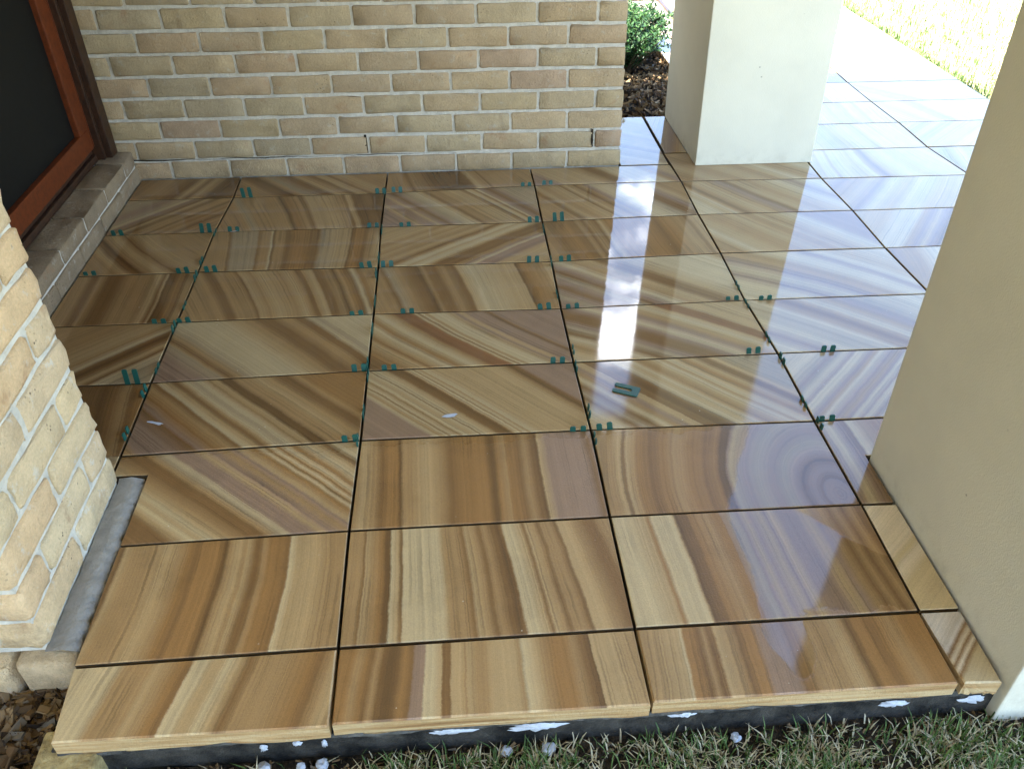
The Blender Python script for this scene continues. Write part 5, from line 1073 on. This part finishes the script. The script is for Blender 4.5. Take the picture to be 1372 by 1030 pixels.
def chips(name, n, fx, zf, smin, smax, seed):
    r = random.Random(seed)
    v, f, t = [], [], []
    for _ in range(n):
        p = fx(r)
        if p is None:
            continue
        L = r.uniform(smin, smax)
        W = L*r.uniform(.12, .42)
        H = L*r.uniform(.06, .16)
        e = Euler((r.uniform(-.5, .5), r.uniform(-.45, .45), r.uniform(0, 6.28))).to_matrix()
        b = len(v)
        tp = r.uniform(.5, 1.)
        for zz in (-1, 1):
            for (xx, yy) in ((-1, -tp), (1, -1), (1, r.uniform(.5, 1)), (-1, 1)):
                q = e @ Vector((xx*L/2, yy*W/2, zz*H/2))
                v.append((p[0]+q.x, p[1]+q.y, zf(r)+q.z))
        f += [(b, b+3, b+2, b+1), (b+4, b+5, b+6, b+7)]+[(b+i, b+(i+1) % 4, b+4+(i+1) % 4, b+4+i) for i in range(4)]
        t += [r.random()]*8
    me = mesh_from(name, v, f, (M_CHIP,))
    at = me.attributes.new('tint', 'FLOAT', 'POINT')
    at.data.foreach_set('value', t)
    return stuff(ob(name, me))
def cp1(r):
    x, y = r.uniform(-1.75, -1.125), r.uniform(-.45, .02)
    return x, y
chips('bark_mulch', 2600, cp1, lambda r: -.116+r.uniform(0, .022), .012, .062, 3)
def cp2(r):
    x, y = r.uniform(.39, 1.17), r.uniform(2.945, 6.)
    return x, y
chips('bed_mulch', 5000, cp2, lambda r: -.036+r.uniform(0, .022), .012, .045, 4)
def cp3(r):
    x, y = r.uniform(.80, 1.35), -.20-abs(r.gauss(0, .08))
    return x, y
chips('soil_litter', 350, cp3, lambda r: -.112+r.uniform(0, .008), .008, .03, 8)
def cp4(r):
    return r.uniform(-1., 1.2), -.172-abs(r.gauss(0, .035))
chips('soil_crumbs', 700, cp4, lambda r: -.114+r.uniform(0, .006), .004, .016, 9)
# ---- shrub
def shrub(name, cx, cy, rad, h, nsprig, seed, label):
    r = random.Random(seed)
    root = empty(name, (cx, cy, -.04))
    tag(root, label, 'shrub', 'shrubs in the garden bed')
    v, f, t = [], [], []
    sv, sf = [], []
    for s in range(nsprig):
        a = r.uniform(0, 6.28)
        rr = rad*math.sqrt(r.random())
        b = Vector((math.cos(a)*rr*.35, math.sin(a)*rr*.35, 0))
        hh = h*r.uniform(.55, 1.)*(1-.35*(rr/rad)**2)
        tip = Vector((math.cos(a)*rr*1.1, math.sin(a)*rr*1.1, hh))
        # stem
        n0 = len(sv)
        for q, wd in ((b, .004), (b.lerp(tip, .5)+Vector((0, 0, .06)), .003), (tip, .0012)):
            for i in range(3):
                an = i*2.094
                sv.append((q.x+math.cos(an)*wd, q.y+math.sin(an)*wd, q.z))
        for j in range(2):
            for i in range(3):
                sf.append((n0+3*j+i, n0+3*j+(i+1) % 3, n0+3*j+3+(i+1) % 3, n0+3*j+3+i))
        nl = int(20+hh*64)
        for k_ in range(nl):
            u = .10+.90*(k_/nl)
            p = b.lerp(tip, u)+Vector((0, 0, .06*4*u*(1-u)))
            an = k_*2.4+r.uniform(-.4, .4)
            L = r.uniform(.026, .046)*(1.1-.35*u)
            el = r.uniform(.1, .9)
            d = Vector((math.cos(an)*math.cos(el), math.sin(an)*math.cos(el), math.sin(el)))
            sd = d.cross(Vector((0, 0, 1))).normalized()*L*.23
            nrm = sd.cross(d).normalized()*L*.06
            n1 = len(v)
            v += [p, p+d*L*.45+sd, p+d*L, p+d*L*.45-sd, p+d*L*.5-nrm]
            f += [(n1, n1+1, n1+4), (n1+1, n1+2, n1+4), (n1+2, n1+3, n1+4), (n1+3, n1, n1+4)]
            tv = min(1., max(0., r.gauss(.18+.42*u*hh/h, .15)))  # lower leaves darker, upper ones paler: shade put into the leaf colour
            t += [tv]*5
    me = mesh_from('foliage', v, f, (M_LEAF,))
    at = me.attributes.new('tint', 'FLOAT', 'POINT')
    at.data.foreach_set('value', t)
    stuff(ob('foliage', me, root))
    ob('stem', mesh_from('stem', sv, sf, (M_TWIG,)), root)
    return root
shrub('leafy_shrub', .63, 3.78, .30, .36, 110, 1, 'bushy green shrub in the bark bed nearest the end of the brick wall')
shrub('leafy_shrub', .80, 4.10, .24, .30, 80, 2, 'lower green shrub behind the nearest one, partly hidden by the white column')
shrub('leafy_shrub', .50, 4.40, .32, .42, 110, 3, 'taller green shrub farthest back beside the house wall')
eb = MB()
eb.box(1.160, 1.184, 2.94, 7.4, -.12, .012, 0, 0, .003)
tag(ob('garden_edging', eb.mesh('garden_edging', M_JAMB)), 'dark timber board edging the bark bed along the path', 'garden edging')
